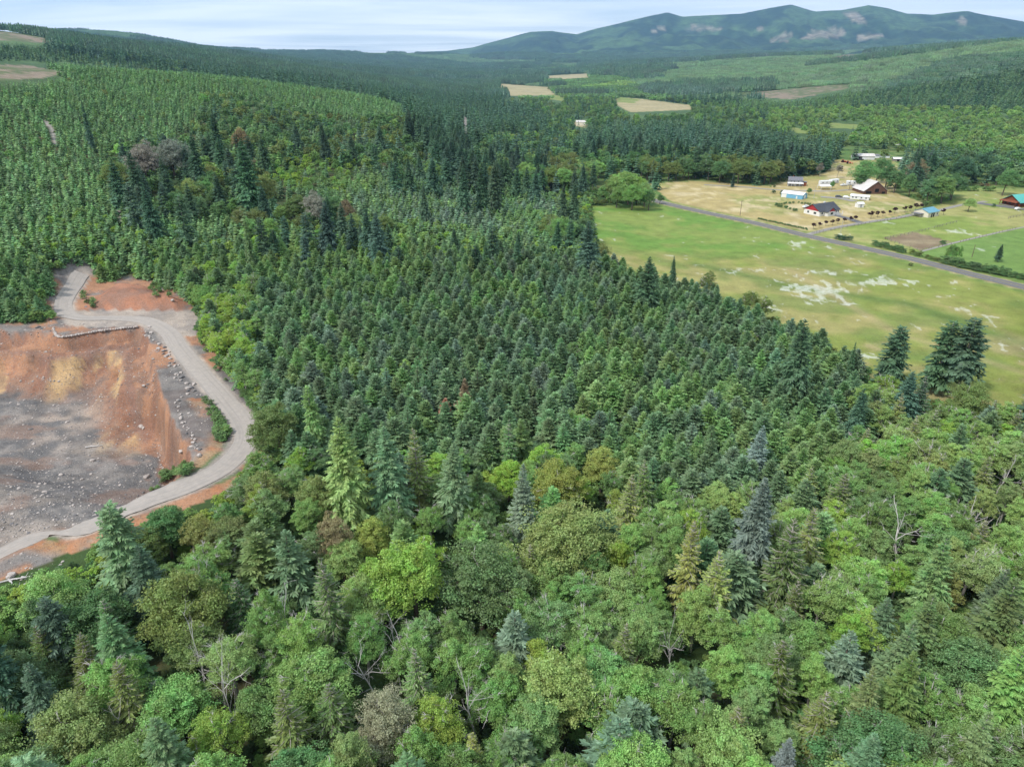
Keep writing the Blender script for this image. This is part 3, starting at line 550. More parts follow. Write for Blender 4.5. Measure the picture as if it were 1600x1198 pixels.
def broadleaf(name, seed, h, R, zb, lobes=26, subs=9, per=42, ls=.30, top=.5, flat=.0, point=0.0, sparse=0.0, limbs=9, limb_mat='bark', twigs=0, trunk_r=.24):
    g = np.random.default_rng(seed); c = []
    H_ = h - zb; cz = zb + H_ * top; tries = 0
    while len(c) < lobes and tries < 4000:
        tries += 1
        u = g.normal(size=3); u /= np.linalg.norm(u)
        if u[2] < -.55: continue
        rr = g.uniform(.55, .82) if g.random() < .8 else g.uniform(.1, .5)
        p = np.array([u[0] * R * rr, u[1] * R * rr, cz + u[2] * (h - cz if u[2] > 0 else cz - zb) * rr * .95])
        zt = (p[2] - zb) / H_; p[:2] *= 1 + point * (.45 - zt) * 1.3; p[:2] += .35 * R * .5 * np.array([sin(seed * 1.7 + zt * 3), cos(seed * 2.3 + zt * 4)])
        if all(np.linalg.norm((p - q) * (1, 1, .8)) > R * .27 for q in c): c.append(p)
    c = np.array(c); n = len(c); lr = R * g.uniform(.18, .38, n) * (1.15 - .3 * np.clip((c[:, 2] - cz) / H_ * 2, 0, 1))
    # sub-clumps on the lobes, leaves on the sub-clumps
    S = []; SR = []
    for i in range(n):
        u = g.normal(size=(subs, 3)); u[:, 2] = np.abs(u[:, 2]) * 1.0 - .35; u = nrm(u)
        S.append(c[i] + u * lr[i] * g.uniform(.55, 1.15, (subs, 1)) * (1, 1, .8)); SR.append(lr[i] * g.uniform(.30, .55, subs))
    S = np.concatenate(S); SR = np.concatenate(SR)
    if sparse: keep = g.random(len(S)) > sparse; S, SR = S[keep], SR[keep]
    k = np.repeat(np.arange(len(S)), per); u = g.normal(size=(len(k), 3)); u[:, 2] = u[:, 2] * .75 + .30; u = nrm(u)
    P = S[k] + u * (SR[k] * g.uniform(.45, 1.1, len(k)) ** 1)[:, None] * (1.15, 1.15, .7)
    nn = nrm(u * .55 + np.array([0, 0, .55]) + g.normal(0, .42, u.shape)); a = nrm(np.cross(nn, g.normal(size=u.shape))); b = np.cross(nn, a)
    s = ls * g.uniform(.6, 1.3, len(k))
    V = np.stack([P - a * s[:, None] * .5, P + b * s[:, None] * .36, P + a * s[:, None] * .55 - nn * s[:, None] * .12, P - b * s[:, None] * .36], 1).reshape(-1, 3)
    me = quads_mesh(name, V, M['leaf'])
    m = MB(); lean = g.uniform(-.6, .6, 2); fork = zb + H_ * .22
    m.tube([(0, 0, -1), (lean[0] * .3, lean[1] * .3, fork * .5), (lean[0] * .6, lean[1] * .6, fork), (lean[0], lean[1], cz + H_ * .15)], [trunk_r * 1.4, trunk_r, trunk_r * .85, trunk_r * .4], 6)
    for i in g.choice(n, min(limbs, n), replace=False):
        p = c[i]; q0 = np.array([lean[0] * .6, lean[1] * .6, fork + g.uniform(-.1, .35) * H_]); mid = q0 * .45 + p * .55 + np.array([0, 0, -.06 * H_])
        m.tube([q0, mid, p], [trunk_r * .5, trunk_r * .33, trunk_r * .12], 4)
        for _ in range(2):
            e = S[g.integers(0, len(S))]; 
            if np.linalg.norm(e - p) < R * .7: m.tube([p, e], [trunk_r * .14, .02], 3)
    nf0 = len(m.f)
    if twigs:
        tm = m
        for _ in range(twigs):
            i = g.integers(0, n); p = c[i]; out = nrm((p - np.array([0, 0, zb + H_ * .2]))[None])[0]; q = p + out * lr[i] * g.uniform(.9, 1.35) + g.normal(0, .25, 3)
            base = p * .55 + np.array([0, 0, fork + .3 * H_]) * .45; mid = (base + q) / 2 + g.normal(0, .2, 3); tm.tube([base, mid, q], [.07, .05, .018], 3)
            for _k in range(6):
                s = g.uniform(.35, .95); a_ = mid + (q - mid) * s; tm.tube([a_, a_ + nrm((out + g.normal(0, .75, 3))[None])[0] * g.uniform(.5, 1.3)], [.03, .01], 3)
    tm_ = m.mesh(name + '_trunk', M[limb_mat], True); tm_.materials.append(M['twig'])
    tm_.polygons.foreach_set('material_index', [0] * nf0 + [1] * (len(m.f) - nf0))
    return me, tm_, None
def snag(name, seed, h, spread, mat='twig', stems=1, depth=4, r=.16, nb=5, updir=.5):
    g = np.random.default_rng(seed); m = MB()
    def grow(p, d, L, r_, lv):
        k = 3; pts = [p]; q = p.copy(); dd = d.copy()
        for i in range(k): dd = nrm((dd + g.normal(0, .16, 3))[None])[0]; q = q + dd * L / k; pts.append(q.copy())
        m.tube(pts, [r_, r_ * .8, r_ * .6, r_ * .35], 5 if lv == 0 else 3)
        if lv >= depth: return
        for j in range(nb if lv == 0 else 3):
            s = g.uniform(.25, 1.0); i = min(int(s * k), k - 1); a = pts[i] + (pts[i + 1] - pts[i]) * (s * k - i)
            grow(a, nrm((d * .6 + g.normal(0, .55, 3) * spread + np.array([0, 0, updir * .5]))[None])[0], L * g.uniform(.32, .55), r_ * .45, lv + 1)
    for s in range(stems):
        d = np.array([g.normal(0, .10 + .28 * (stems > 1)), g.normal(0, .10 + .28 * (stems > 1)), 1.]); grow(np.array([g.normal(0, .2), g.normal(0, .2), -.5]), nrm(d[None])[0], h * g.uniform(.8, 1.0), r, 0)
    return m.mesh(name, M[mat])

# kinds: each variant is a dict of part meshes for a tree of unit-like natural size
KIND = {}
def addv(kind, h, R, **parts): KIND.setdefault(kind, []).append(dict(h=h, R=R, parts={k: v for k, v in parts.items() if v is not None}))
for s in range(6):
    f, _ = conifer('young_conifer_crown', 10 + s, 10.5, [4.4, 3.9, 4.7, 4.1, 4.5, 3.7][s], .5, [15, 13, 16, 14, 17, 12][s], 8, 6, (-10, 50), .16, .04, .50, wr=.03, top=[.76, .84, .70, .80, .74, .90][s], gap=.05, leader=.8)
    addv('young_conifer', 10.5, 3.2, crown=f, trunk=trunk_mesh('young_conifer_trunk', 9.8, .13, M['bark'], seed=s))
for s in range(4):
    f, _ = conifer('fir_crown', 30 + s, 26, 5.9, 5.0, 30, 8, 8, (-20, 34), .22, .08, .40, gap=.10, leader=1.2)
    addv('fir', 26, 5.0, crown=f, trunk=trunk_mesh('fir_trunk', 25, .36, M['bark'], seed=s))
for s in range(2):
    f, _ = conifer('old_fir_crown', 36 + s, 24, 5.4, [3.5, 8][s], 20, 7, 8, (-24, 30), .26, .12, .46, gap=.16, leader=1.0, top=.5)
    addv('fir', 26, 5.4, crown=f, trunk=trunk_mesh('fir_trunk', 23.5, .42, M['pale_bark'], seed=9 + s))
for s in range(3):
    f, wm = conifer('spruce_crown', 40 + s, 22, 4.6, [1.5, 7.5, 2][s], 22, 9, 8, (-12, 36), .20, .12, .42, gap=.06, leader=1.0)
    addv('spruce', 22, 4.6, crown=f, trunk=trunk_mesh('spruce_trunk', 21, .30, M['pale_bark'], seed=s))
for s in range(4):
    f, wm = conifer('hemlock_crown', 50 + s, 17, 4.4, 1.5, 18, 8, 8, (-2, 48), .60, .36, .32, gap=.16, leader=.8, wood=.9, wr=.058)
    addv('hemlock', 17, 4.3, crown=f, trunk=trunk_mesh('hemlock_trunk', 16.5, .24, M['pale_bark'], seed=s), branches=wm)
for s in range(7):
    f, tr, tw = broadleaf('alder_crown', 60 + s, [14.5, 15.5, 13.5, 16, 14, 15, 13][s], [3.6, 4.1, 3.5, 3.9, 4.3, 3.4, 3.8][s], 3.0, lobes=34, subs=11, per=64, ls=.205, top=.42, sparse=.12, point=[.6, .35, .8, .5, .2, .7, .4][s], limbs=10, limb_mat='pale_bark', twigs=[0, 12, 5, 18, 8, 0, 26][s])
    addv('alder', 15, 3.9, crown=f, trunk=tr, twigs=tw)
for s in range(5):
    f, tr, tw = broadleaf('maple_crown', 80 + s, [15, 16, 14, 15, 13][s], [5.4, 6.0, 5.0, 5.6, 4.8][s], 2.5, lobes=44, subs=12, per=52, ls=.27, top=.40, sparse=.10, point=.15, limbs=12, twigs=[0, 0, 0, 10, 0][s], trunk_r=.3)
    addv('maple', 15, 5.4, crown=f, trunk=tr, twigs=tw)
for s in range(4):
    f, tr, tw = broadleaf('bush_crown', 95 + s, 5.2, 2.6, .1, lobes=16, subs=8, per=34, ls=.27, top=.30, limbs=6, trunk_r=.08)
    addv('bush', 5.2, 2.6, crown=f, trunk=tr)
for s in range(3): addv('snag', 13, 3, crown=None, branches=snag('snag_branches', 110 + s, 12, .9, depth=3, nb=9, r=.15), )
for s in range(2): addv('bare_tree', 8, 4, crown=None, branches=snag('bare_branches', 120 + s, 8, .75, stems=7, depth=2, nb=5, r=.10))
# simpler distant forms, whole trees in one mesh
LOW = {}
for s in range(4): LOW.setdefault('young_conifer', []).append((conifer_low('young_conifer_far', 200 + s, 9.5, 3.5, .5, 9, 7, top=.75), 9.5))
for s in range(4): LOW.setdefault('fir', []).append((conifer_low('fir_far', 210 + s, 22, 5.0, 2.0, 13, 6, top=.7), 22))
for s in range(4):
    f, tr, tw = broadleaf('broadleaf_far', 220 + s, 13, 4.6, 1.5, lobes=22, subs=6, per=9, ls=.95, top=.42, limbs=2); bpy.data.meshes.remove(tr); LOW.setdefault('broadleaf', []).append((f, 13))
def patch(name, seed, size, n, kind):
    g = np.random.default_rng(seed); V = []
    for _ in range(n):
        x, y = g.uniform(-size / 2, size / 2, 2); f, h = LOW[kind][g.integers(0, 4)]; s = g.uniform(.75, 1.15)
        if kind == 'broadleaf':
            R0 = 5.0 * s; k = 16; u = nrm(g.normal(size=(k, 3)) * (1, 1, .8) + (0, 0, .3)); P = np.array([x, y, 7 * s]) + u * R0 * g.uniform(.5, 1, (k, 1)); nn = nrm(u + (0, 0, .4) + g.normal(0, .25, u.shape)); a = nrm(np.cross(nn, g.normal(size=u.shape))); b = np.cross(nn, a)
            V.append(np.stack([P - a * 1.9, P + b * 1.6, P + a * 1.9, P - b * 1.6], 1).reshape(-1, 3))
        else:
            hh = (24 if kind == 'fir' else 9.5) * s; rr = (4.2 if kind == 'fir' else 2.6) * s; k = 5 if kind == 'fir' else 3
            for i in range(k):
                t = i / k; m_ = 4; ph = g.uniform(0, 6.28); a = ph + 2 * pi * np.arange(m_) / m_; e = -.5; l = rr * (1 - t * .9)
                P = np.tile([x, y, hh * (.25 + .75 * (t + 1 / k)) if kind == 'fir' else hh * (t + 1 / k)], (m_, 1)); D = nrm(np.stack([np.cos(a), np.sin(a), -np.full(m_, hh / k / l * (1. if kind == 'fir' else .9))], 1)); W = np.stack([-np.sin(a), np.cos(a), 0 * a], 1)
                V.append(rhombs(P, D, W, np.full(m_, math.hypot(l, hh / k)), np.full(m_, l * 1.5)))
    return quads_mesh(name, np.concatenate(V), M['leaf'] if kind == 'broadleaf' else M['needle'])
PATCH = {k: [patch(k + '_patch', 240 + i, 40 if k != 'fir' else 40, n, k) for i in range(3)] for k, n in (('young_conifer', 62), ('fir', 26), ('broadleaf', 26))}

def make_tree(kind, var, x, y, z, h, rz, tint, name=None, wide=1.0):
    v = KIND[kind][var % len(KIND[kind])]; s = h / v['h']
    q = .12 if kind in ('alder', 'maple', 'bush') else .05; a1 = float(rng.uniform(-q, q)); root = empty(name or NAME[kind], (x, y, z), rz, (s * wide * (1 + a1), s * wide * (1 - a1), s)); root.rotation_euler = (float(rng.normal(0, q * .45)), float(rng.normal(0, q * .45)), rz)
    for pn, me in v['parts'].items():
        o = link(bpy.data.objects.new(pn, me)); o.parent = root; o['tint'] = tuple(map(float, tint))
    return root
NAME = dict(young_conifer='young_conifer', fir='fir_tree', spruce='spruce_tree', hemlock='hemlock_tree', alder='alder_tree', maple='maple_tree', bush='bush', snag='dead_tree', bare_tree='bare_tree')

def scatter(name, variants, pts, rot, scl, tint, var, label, cat):
    me = bpy.data.meshes.new(name); me.vertices.add(len(pts)); me.vertices.foreach_set('co', np.asarray(pts, np.float32).ravel())
    for nm, ty, key, a in (('rot', 'FLOAT', 'value', rot), ('scl', 'FLOAT', 'value', scl), ('var', 'INT', 'value', var)):
        t = me.attributes.new(nm, ty, 'POINT'); t.data.foreach_set(key, np.asarray(a, np.int32 if ty == 'INT' else np.float32))
    t = me.attributes.new('tint', 'FLOAT_COLOR', 'POINT'); t.data.foreach_set('color', np.concatenate([tint, np.ones((len(pts), 1))], 1).astype(np.float32).ravel())
    o = link(bpy.data.objects.new(name, me)); tag(o, label, cat, kind='stuff')
    ng = bpy.data.node_groups.new(name, 'GeometryNodeTree'); ng.interface.new_socket('Geometry', in_out='INPUT', socket_type='NodeSocketGeometry'); ng.interface.new_socket('Geometry', in_out='OUTPUT', socket_type='NodeSocketGeometry')
    nd = ng.nodes; L = ng.links; gi = nd.new('NodeGroupInput'); go = nd.new('NodeGroupOutput'); jn = nd.new('GeometryNodeJoinGeometry')
    def attr(nm, ty='FLOAT'): n = nd.new('GeometryNodeInputNamedAttribute'); n.data_type = ty; n.inputs['Name'].default_value = nm; return n.outputs['Attribute']
    cx = nd.new('ShaderNodeCombineXYZ'); L.new(attr('rot'), cx.inputs[2]); sc_ = attr('scl'); va = attr('var', 'INT')
    for k, vm in enumerate(variants):
        src = bpy.data.objects.new(name + '_source', vm); oi = nd.new('GeometryNodeObjectInfo'); oi.inputs['Object'].default_value = src; oi.inputs['As Instance'].default_value = True
        cmp = nd.new('FunctionNodeCompare'); cmp.data_type = 'INT'; cmp.operation = 'EQUAL'; L.new(va, cmp.inputs[2]); cmp.inputs[3].default_value = k
        ip = nd.new('GeometryNodeInstanceOnPoints'); L.new(gi.outputs[0], ip.inputs['Points']); L.new(cmp.outputs[0], ip.inputs['Selection']); L.new(oi.outputs['Geometry'], ip.inputs['Instance'])
        L.new(cx.outputs[0], ip.inputs['Rotation']); L.new(sc_, ip.inputs['Scale']); L.new(ip.outputs[0], jn.inputs[0])
    L.new(jn.outputs[0], go.inputs[0]); md = o.modifiers.new('scatter', 'NODES'); md.node_group = ng; return o

# ------------------------------------------------------------------ tones (leaf albedo)
T = dict(hill=(.172, .292, .125), green=(.134, .222, .106), bluegreen=(.150, .226, .146), fresh=(.165, .272, .100), dark=(.078, .145, .080), darkblue=(.085, .152, .102), blue=(.160, .215, .185), bright=(.235, .36, .070), mid=(.186, .308, .094),
         deep=(.115, .210, .080), olive=(.200, .250, .080), yellow=(.24, .29, .08), grey=(.150, .230, .090), brown=(.215, .185, .095), rust=(.36, .19, .12), pale=(.23, .33, .11), moss=(.145, .195, .060), tan=(.25, .235, .18))
WORD = dict(hill='light green', green='deep green', bluegreen='blue-green', fresh='fresh green', dark='dark green', darkblue='dark blue-green', blue='silvery blue', bright='bright green', mid='mid green', deep='deep green', olive='olive', yellow='yellow-green', grey='grey-green', brown='brown', rust='rust red', pale='pale green', moss='mossy olive', tan='tan')
rng = np.random.default_rng(5)
def jit(t, a=.13): 
    t = np.array(T[t] if isinstance(t, str) else t); return t * 1.24 * (1 + rng.normal(0, a)) * (1 + rng.normal(0, .05, 3))

# hero trees: (kind, variant, top px, top py, height, tone, width factor, label, short landmark phrase or None)
HERO = [
 ('spruce', 1, 1192, 742, 23, 'blue', .82, 'tall silvery blue spruce on a long bare trunk', 'bare-trunked blue spruce'),
 ('hemlock', 0, 1086, 812, 19, 'yellow', .75, 'yellow-green spire with a bare reddish lower trunk above a dark gap', 'yellow-green spire'),
 ('spruce', 0, 1190, 664, 15, 'blue', 1.1, 'broad silvery blue spruce at the near edge of the plantation', 'broad blue spruce'),
 ('spruce', 2, 818, 722, 18, 'bluegreen', .85, 'narrow blue-green spruce between the yellow-green maples', 'narrow blue-green spruce'),
 ('hemlock', 1, 1245, 812, 20, 'moss', 1.05, 'large mossy conifer with pale upswept bare branches right of the blue spruce', 'mossy conifer with pale branches'),
 ('hemlock', 2, 1132, 858, 17, 'olive', .95, 'olive conifer with curved pale branches just right of the yellow-green spire', None),
 ('hemlock', 3, 1275, 792, 18, 'olive', .9, 'olive conifer rising behind the large mossy conifer', None),
 ('hemlock', 1, 505, 868, 17, 'grey', .8, 'half-bare grey conifer with drooping pale branches left of the bright maple', 'half-bare grey conifer'),
 ('hemlock', 2, 652, 1008, 15, 'grey', .85, 'thin grey-green conifer with bare pale branches at the lower centre', 'thin grey-green conifer'),
 ('hemlock', 3, 440, 1078, 14, 'moss', 1.0, 'mossy conifer with ribs of pale branches at the bottom left of centre', 'ribbed mossy conifer'),
 ('hemlock', 0, 984, 738, 16, 'olive', .85, 'olive conifer with pale bare branches beside the twin olive crowns', 'pale-branched olive conifer'),
 ('hemlock', 1, 1012, 716, 15, 'moss', .9, 'mossy conifer close behind the pale-branched olive conifer', None),
 ('hemlock', 2, 795, 652, 15, 'grey', .8, 'grey mossy conifer over the bright shrubs at the plantation edge', 'grey mossy conifer'),
 ('hemlock', 3, 648, 668, 20, 'olive', .8, 'thin olive conifer with a bare trunk and pale limbs, left of centre', 'thin olive conifer'),
 ('fir', 0, 530, 655, 24, 'mid', .95, 'tall yellowish green fir standing left of the thin olive conifer', 'tall yellowish fir'),
 ('fir', 1, 602, 668, 22, 'green', 1.0, 'tall dense green fir between the yellowish fir and thin olive conifer', 'tall dense green fir'),
 ('fir', 2, 702, 690, 20, 'green', .95, 'tall green fir right of the thin olive conifer', None),
 ('fir', 5, 482, 592, 20, 'fresh', .6, 'slender fir with a flat yellowish top and visible pale trunk', 'slender pale-trunked fir'),
 ('young_conifer', 2, 694, 622, 7.5, 'rust', .7, 'small rust-red dead fir in the green plantation', 'rust-red dead fir'),
 ('young_conifer', 3, 724, 592, 13, 'brown', .6, 'thin browning fir just behind the rust-red dead fir', None),
 ('fir', 4, 1412, 500, 20, 'dark', 1.35, 'broad dark fir standing at the meadow edge beside the white daisies', 'broad dark meadow fir'),
 ('fir', 4, 1492, 491, 23, 'dark', 1.2, 'left of the two tall dark firs side by side on the meadow edge', 'twin dark firs'),
 ('fir', 5, 1534, 488, 25, 'dark', 1.2, 'right of the two tall dark firs, its bare pale trunk showing', None),
 ('fir', 2, 1055, 399, 15, 'dark', .62, 'small pointed dark fir alone on the meadow edge', 'pointed dark fir'),
 ('maple', 2, 1022, 409, 8, 'dark', .8, 'rounded dark tree left of the small pointed fir', None),
 ('alder', 6, 1107, 414, 14, 'moss', .85, 'sparse brownish tree on the meadow edge right of the pointed fir', 'sparse brownish meadow tree'),
 ('alder', 4, 1175, 445, 13, 'moss', .9, 'sparse dark brownish tree beside the daisies on the meadow edge', None),
 ('alder', 3, 1195, 460, 12, 'moss', 1.0, 'low dark brownish tree next to the white daisy drift', None),
 ('fir', 1, 1338, 533, 15, 'dark', .45, 'thin dark fir left of the broad dark meadow fir', None),
 ('fir', 2, 1428, 580, 17, 'darkblue', 1.15, 'wide dark fir below the broad dark meadow fir', 'wide dark fir'),
 ('maple', 0, 640, 838, 17, 'bright', .9, 'big bright green maple with bare twigs in the lower centre left', 'big bright maple'),
 ('maple', 3, 752, 858, 16, 'grey', 1.1, 'wide dark grey-green tree right of the big bright maple', 'wide grey-green tree'),
 ('maple', 1, 880, 795, 17, 'olive', 1.15, 'large olive-green maple above the centre of the lower wood', 'large olive maple'),
 ('maple', 3, 872, 712, 14, 'yellow', .95, 'yellowish brown maple crown right of the narrow blue-green spruce', 'yellowish maple'),
 ('maple', 2, 943, 692, 12, 'yellow', .9, 'round yellow-green maple at the plantation edge', 'round yellow-green maple'),
 ('maple', 4, 963, 818, 13, 'bright', .6, 'small vivid green maple above the sparse alders', 'small vivid green maple'),
 ('maple', 4, 245, 778, 12, 'deep', 1.0, 'round deep green maple beside the quarry road', 'round maple by the quarry road'),
 ('fir', 4, 162, 772, 21, 'green', 1.15, 'old fir with long uneven boughs in front of the quarry road', 'old uneven fir'),
 ('maple', 1, 262, 895, 15, 'moss', .95, 'dull brown-green maple at the lower left', 'dull brown-green maple'),
 ('maple', 0, 518, 798, 12, 'brown', .7, 'brown tinged maple above the half-bare grey conifer', 'brown tinged maple'),
 ('maple', 3, 610, 1075, 13, 'tan', .75, 'brownish tree with dying leaves at the bottom centre', 'brownish dying tree'),
 ('maple', 2, 868, 1010, 16, 'pale', .95, 'pale round-headed maple at the lower centre', 'pale round-headed maple'),
 ('snag', 0, 296, 965, 15, 'grey', .55, 'tall thin bare snag at the lower left', 'tall thin snag'),
 ('snag', 1, 352, 1035, 12, 'grey', .8, 'dead grey snag with a tangle of twigs, right of the tall thin snag', 'tangled grey snag'),
 ('snag', 2, 576, 1010, 11, 'grey', .9, 'bushy dead grey tree beside the thin grey-green conifer', 'bushy dead grey tree'),
 ('snag', 0, 155, 1098, 10, 'grey', .7, 'small forked dead tree near the bottom left corner', 'small forked dead tree'),
 ('snag', 1, 748, 1060, 12, 'grey', .8, 'dead tree with one long side limb over the dark glade', 'dead tree over the glade'),
 ('bare_tree', 0, 1522, 785, 9, 'grey', 1.0, 'bare whitish tree with fanned twigs at the right edge wood', 'fanned bare tree'),
 ('bare_tree', 1, 1440, 694, 8, 'grey', .7, 'small bare grey tree among alders near the right edge', 'small bare grey tree'),
 ('bare_tree', 0, 1530, 1012, 6, 'grey', .6, 'low bare grey twigs between the conifers at the lower right', None),
 ('snag', 2, 1060, 962, 14, 'grey', .4, 'slim dead trunk with stubby twigs left of the pale alders', None),
 ('fir', 0, 1350, 605, 16, 'darkblue', .8, 'mid-sized blue-green fir at the right end of the plantation', None),
 ('spruce', 2, 1485, 835, 18, 'grey', 1.0, 'grey-green conifer near the right edge below the fanned bare tree', 'grey-green edge conifer'),
 ('spruce', 0, 1425, 1015, 17, 'mid', 1.1, 'yellowish green conifer at the lower right', 'yellowish lower right conifer'),
 ('spruce', 2, 1585, 900, 18, 'grey', 1.2, 'large grey-green conifer cut by the right edge', None),
 ('spruce', 0, 1460, 925, 17, 'grey', .95, 'feathery grey-green conifer above the yellowish lower right conifer', None),
 ('spruce', 2, 1600, 1010, 17, 'mid', 1.2, 'broad green conifer in the lower right corner', None),
 ('hemlock', 2, 1290, 1075, 14, 'moss', 1.1, 'mossy green conifer at the bottom right of centre', None),
 ('spruce', 1, 1235, 1155, 13, 'blue', .8, 'pale blue conifer top at the bottom edge', None),
 ('hemlock', 3, 740, 1140, 11, 'yellow', .9, 'yellow-green cedar top at the bottom edge below the glade', None),
 ('hemlock', 0, 1450, 585, 15, 'dark', .9, 'dark fir right of the wide dark fir below the meadow', None),
 ('fir', 2, 380, 335, 24, 'grey', .42, 'tall thin old fir rising beside the bright alders by the quarry', 'tall thin old fir'),
 ('fir', 1, 374, 215, 26, 'dark', 1.0, 'big dark fir towering over the mixed wood left of centre', 'big dark fir'),
 ('fir', 0, 330, 170, 24, 'dark', .7, 'tall dark fir on the edge of the hillside plantation', None),
 ('fir', 3, 298, 205, 22, 'dark', .8, 'dark fir beside the grey leafless maples', None),
 ('fir', 2, 200, 228, 20, 'dark', .8, 'dark fir left of the grey leafless maples', 'dark fir by the grey maples'),
 ('fir', 1, 125, 157, 20, 'dark', .45, 'lone dark fir high in the left hillside plantation', 'lone hillside fir'),
 ('maple', 3, 218, 218, 16, 'tan', 1.0, 'grey-brown thin maple among the young conifers on the left', 'grey-brown hillside maples'),
 ('maple', 1, 262, 215, 16, 'tan', 1.1, 'pale grey-brown wide maple right of its thinner neighbour', None),
 ('maple', 2, 378, 194, 13, 'brown', .9, 'reddish brown round tree beyond the big dark fir', None),
 ('maple', 0, 408, 265, 14, 'olive', .9, 'olive-brown rounded tree right of the big dark fir', None),
 ('maple', 3, 497, 296, 13, 'tan', .8, 'pinkish grey half-bare tree in the central mixed wood', 'pinkish grey tree'),
 ('maple', 1, 540, 310, 10, 'brown', .7, 'small brownish tree right of the pinkish grey tree', None),
 ('maple', 4, 455, 295, 12, 'moss', .8, 'mossy brown tree left of the pinkish grey tree', None),
 ('fir', 0, 722, 256, 21, 'dark', .8, 'leftmost tall fir of the dark trio in the middle plantation', 'dark fir trio'),
 ('fir', 1, 752, 252, 22, 'dark', .75, 'middle tall fir of the dark trio in the middle plantation', None),
 ('fir', 3, 772, 250, 22, 'dark', .85, 'rightmost tall fir of the dark trio in the middle plantation', None),
 ('fir', 2, 660, 283, 17, 'dark', .7, 'dark fir standing alone left of the dark trio', None),
 ('fir', 1, 882, 285, 17, 'dark', .75, 'dark fir left of the round green trees by the meadow corner', None),
 ('fir', 0, 898, 282, 18, 'dark', .8, 'second dark fir beside the meadow corner, nearer the round trees', None),
 ('maple', 0, 955, 270, 13, 'pale', .9, 'pale round tree on the left of the clump at the meadow corner', None),
 ('maple', 1, 985, 266, 15, 'mid', 1.15, 'biggest round green tree of the clump at the meadow corner', 'round clump at the meadow corner'),
 ('maple', 2, 1010, 280, 12, 'mid', 1.0, 'round green tree right of the biggest one at the meadow corner', None),
 ('maple', 4, 1032, 300, 8, 'deep', .9, 'low dark round tree at the road end of the meadow corner clump', None),
 ('maple', 3, 965, 288, 10, 'mid', 1.0, 'front green tree of the clump at the meadow corner', None),
 ('maple', 0, 972, 264, 14, 'mid', 1.0, 'left high crown of the clump at the meadow corner', None),
 ('maple', 2, 998, 270, 14, 'bright', .95, 'right high crown of the clump at the meadow corner', None),
 ('maple', 1, 990, 284, 12, 'mid', 1.0, 'middle crown in the front of the clump at the meadow corner', None),
 ('maple', 0, 1016, 292, 10, 'deep', .9, 'lower crown facing the road in the clump at the meadow corner', None),
 ('maple', 4, 945, 284, 9, 'mid', .9, 'left low crown of the clump at the meadow corner', None),
 ('maple', 3, 1002, 300, 8, 'mid', .9, 'small front crown of the clump touching the meadow', None),
 ('snag', 1, 862, 338, 14, 'tan', .5, 'dead reddish grey tree in the wood left of the meadow', None),
 ('maple', 2, 905, 345, 13, 'dark', .9, 'round dark green tree at the top left of the meadow', 'round dark tree left of meadow'),
 ('spruce', 0, 1147, 271, 10, 'darkblue', .95, 'small blue-green conifer on the far edge of the tan field', 'small conifer on the tan field'),
 ('maple', 0, 1483, 268, 14, 'mid', 1.15, 'rounded deep green tree behind the blue-roofed shop', 'big tree behind the blue-roofed shop'),
 ('maple', 3, 1458, 276, 12, 'deep', .85, 'dark left half of the tree pair behind the blue-roofed shop', None),
 ('maple', 1, 1518, 309, 8.7, 'pale', 1.2, 'round pale green tree right of the blue-roofed shop', 'round pale tree by the shop'),
 ('maple', 4, 1265, 291, 6, 'mid', .95, 'small round tree beside the blue metal building', None),
 ('maple', 2, 1302, 281, 7, 'deep', .8, 'small dark tree between the parked trailers', None),
 ('maple', 1, 1362, 247, 15, 'deep', 1.1, 'broad deep green tree right behind the old barn', 'broad tree behind the barn'),
 ('maple', 2, 1392, 251, 14, 'deep', .9, 'deep green tree right of the broad tree behind the barn', None),
 ('maple', 3, 1377, 243, 14, 'deep', .95, 'high middle crown of the green clump just behind the barn', None),
 ('maple', 0, 1405, 262, 12, 'deep', .95, 'right low crown of the green clump behind the barn', None),
 ('maple', 4, 1350, 262, 11, 'deep', .9, 'left low crown of the green clump behind the barn', None),
 ('maple', 3, 1440, 248, 15, 'brown', .9, 'dark brownish round tree on the far side of the pasture', 'dark brownish pasture tree'),
 ('maple', 0, 1508, 240, 16, 'dark', .95, 'tall round dark tree beyond the green pasture', None),
 ('maple', 1, 1578, 262, 13, 'deep', .95, 'wide dark round tree behind the log cabin', None),
 ('alder', 3, 1195, 266, 8, 'tan', .8, 'half-bare pinkish tree at the far side of the tan field', None),
 ('alder', 6, 1285, 250, 13, 'tan', .9, 'half-bare brown tree behind the white trailers', 'half-bare brown trees'),
 ('alder', 3, 1312, 254, 12, 'tan', .9, 'second half-bare brown tree behind the trailers, nearer the barn', None),
 ('snag', 0, 1338, 262, 13, 'grey', .5, 'thin bare tree between the trailers and the barn', None),
 ('alder', 1, 1325, 822, 12, 'bright', .9, 'yellowish bright alder under the fanned bare tree', None),
 ('maple', 2, 1485, 885, 11, 'yellow', .8, 'vivid yellow-green maple below the fanned bare tree', 'vivid yellow-green maple'),
]

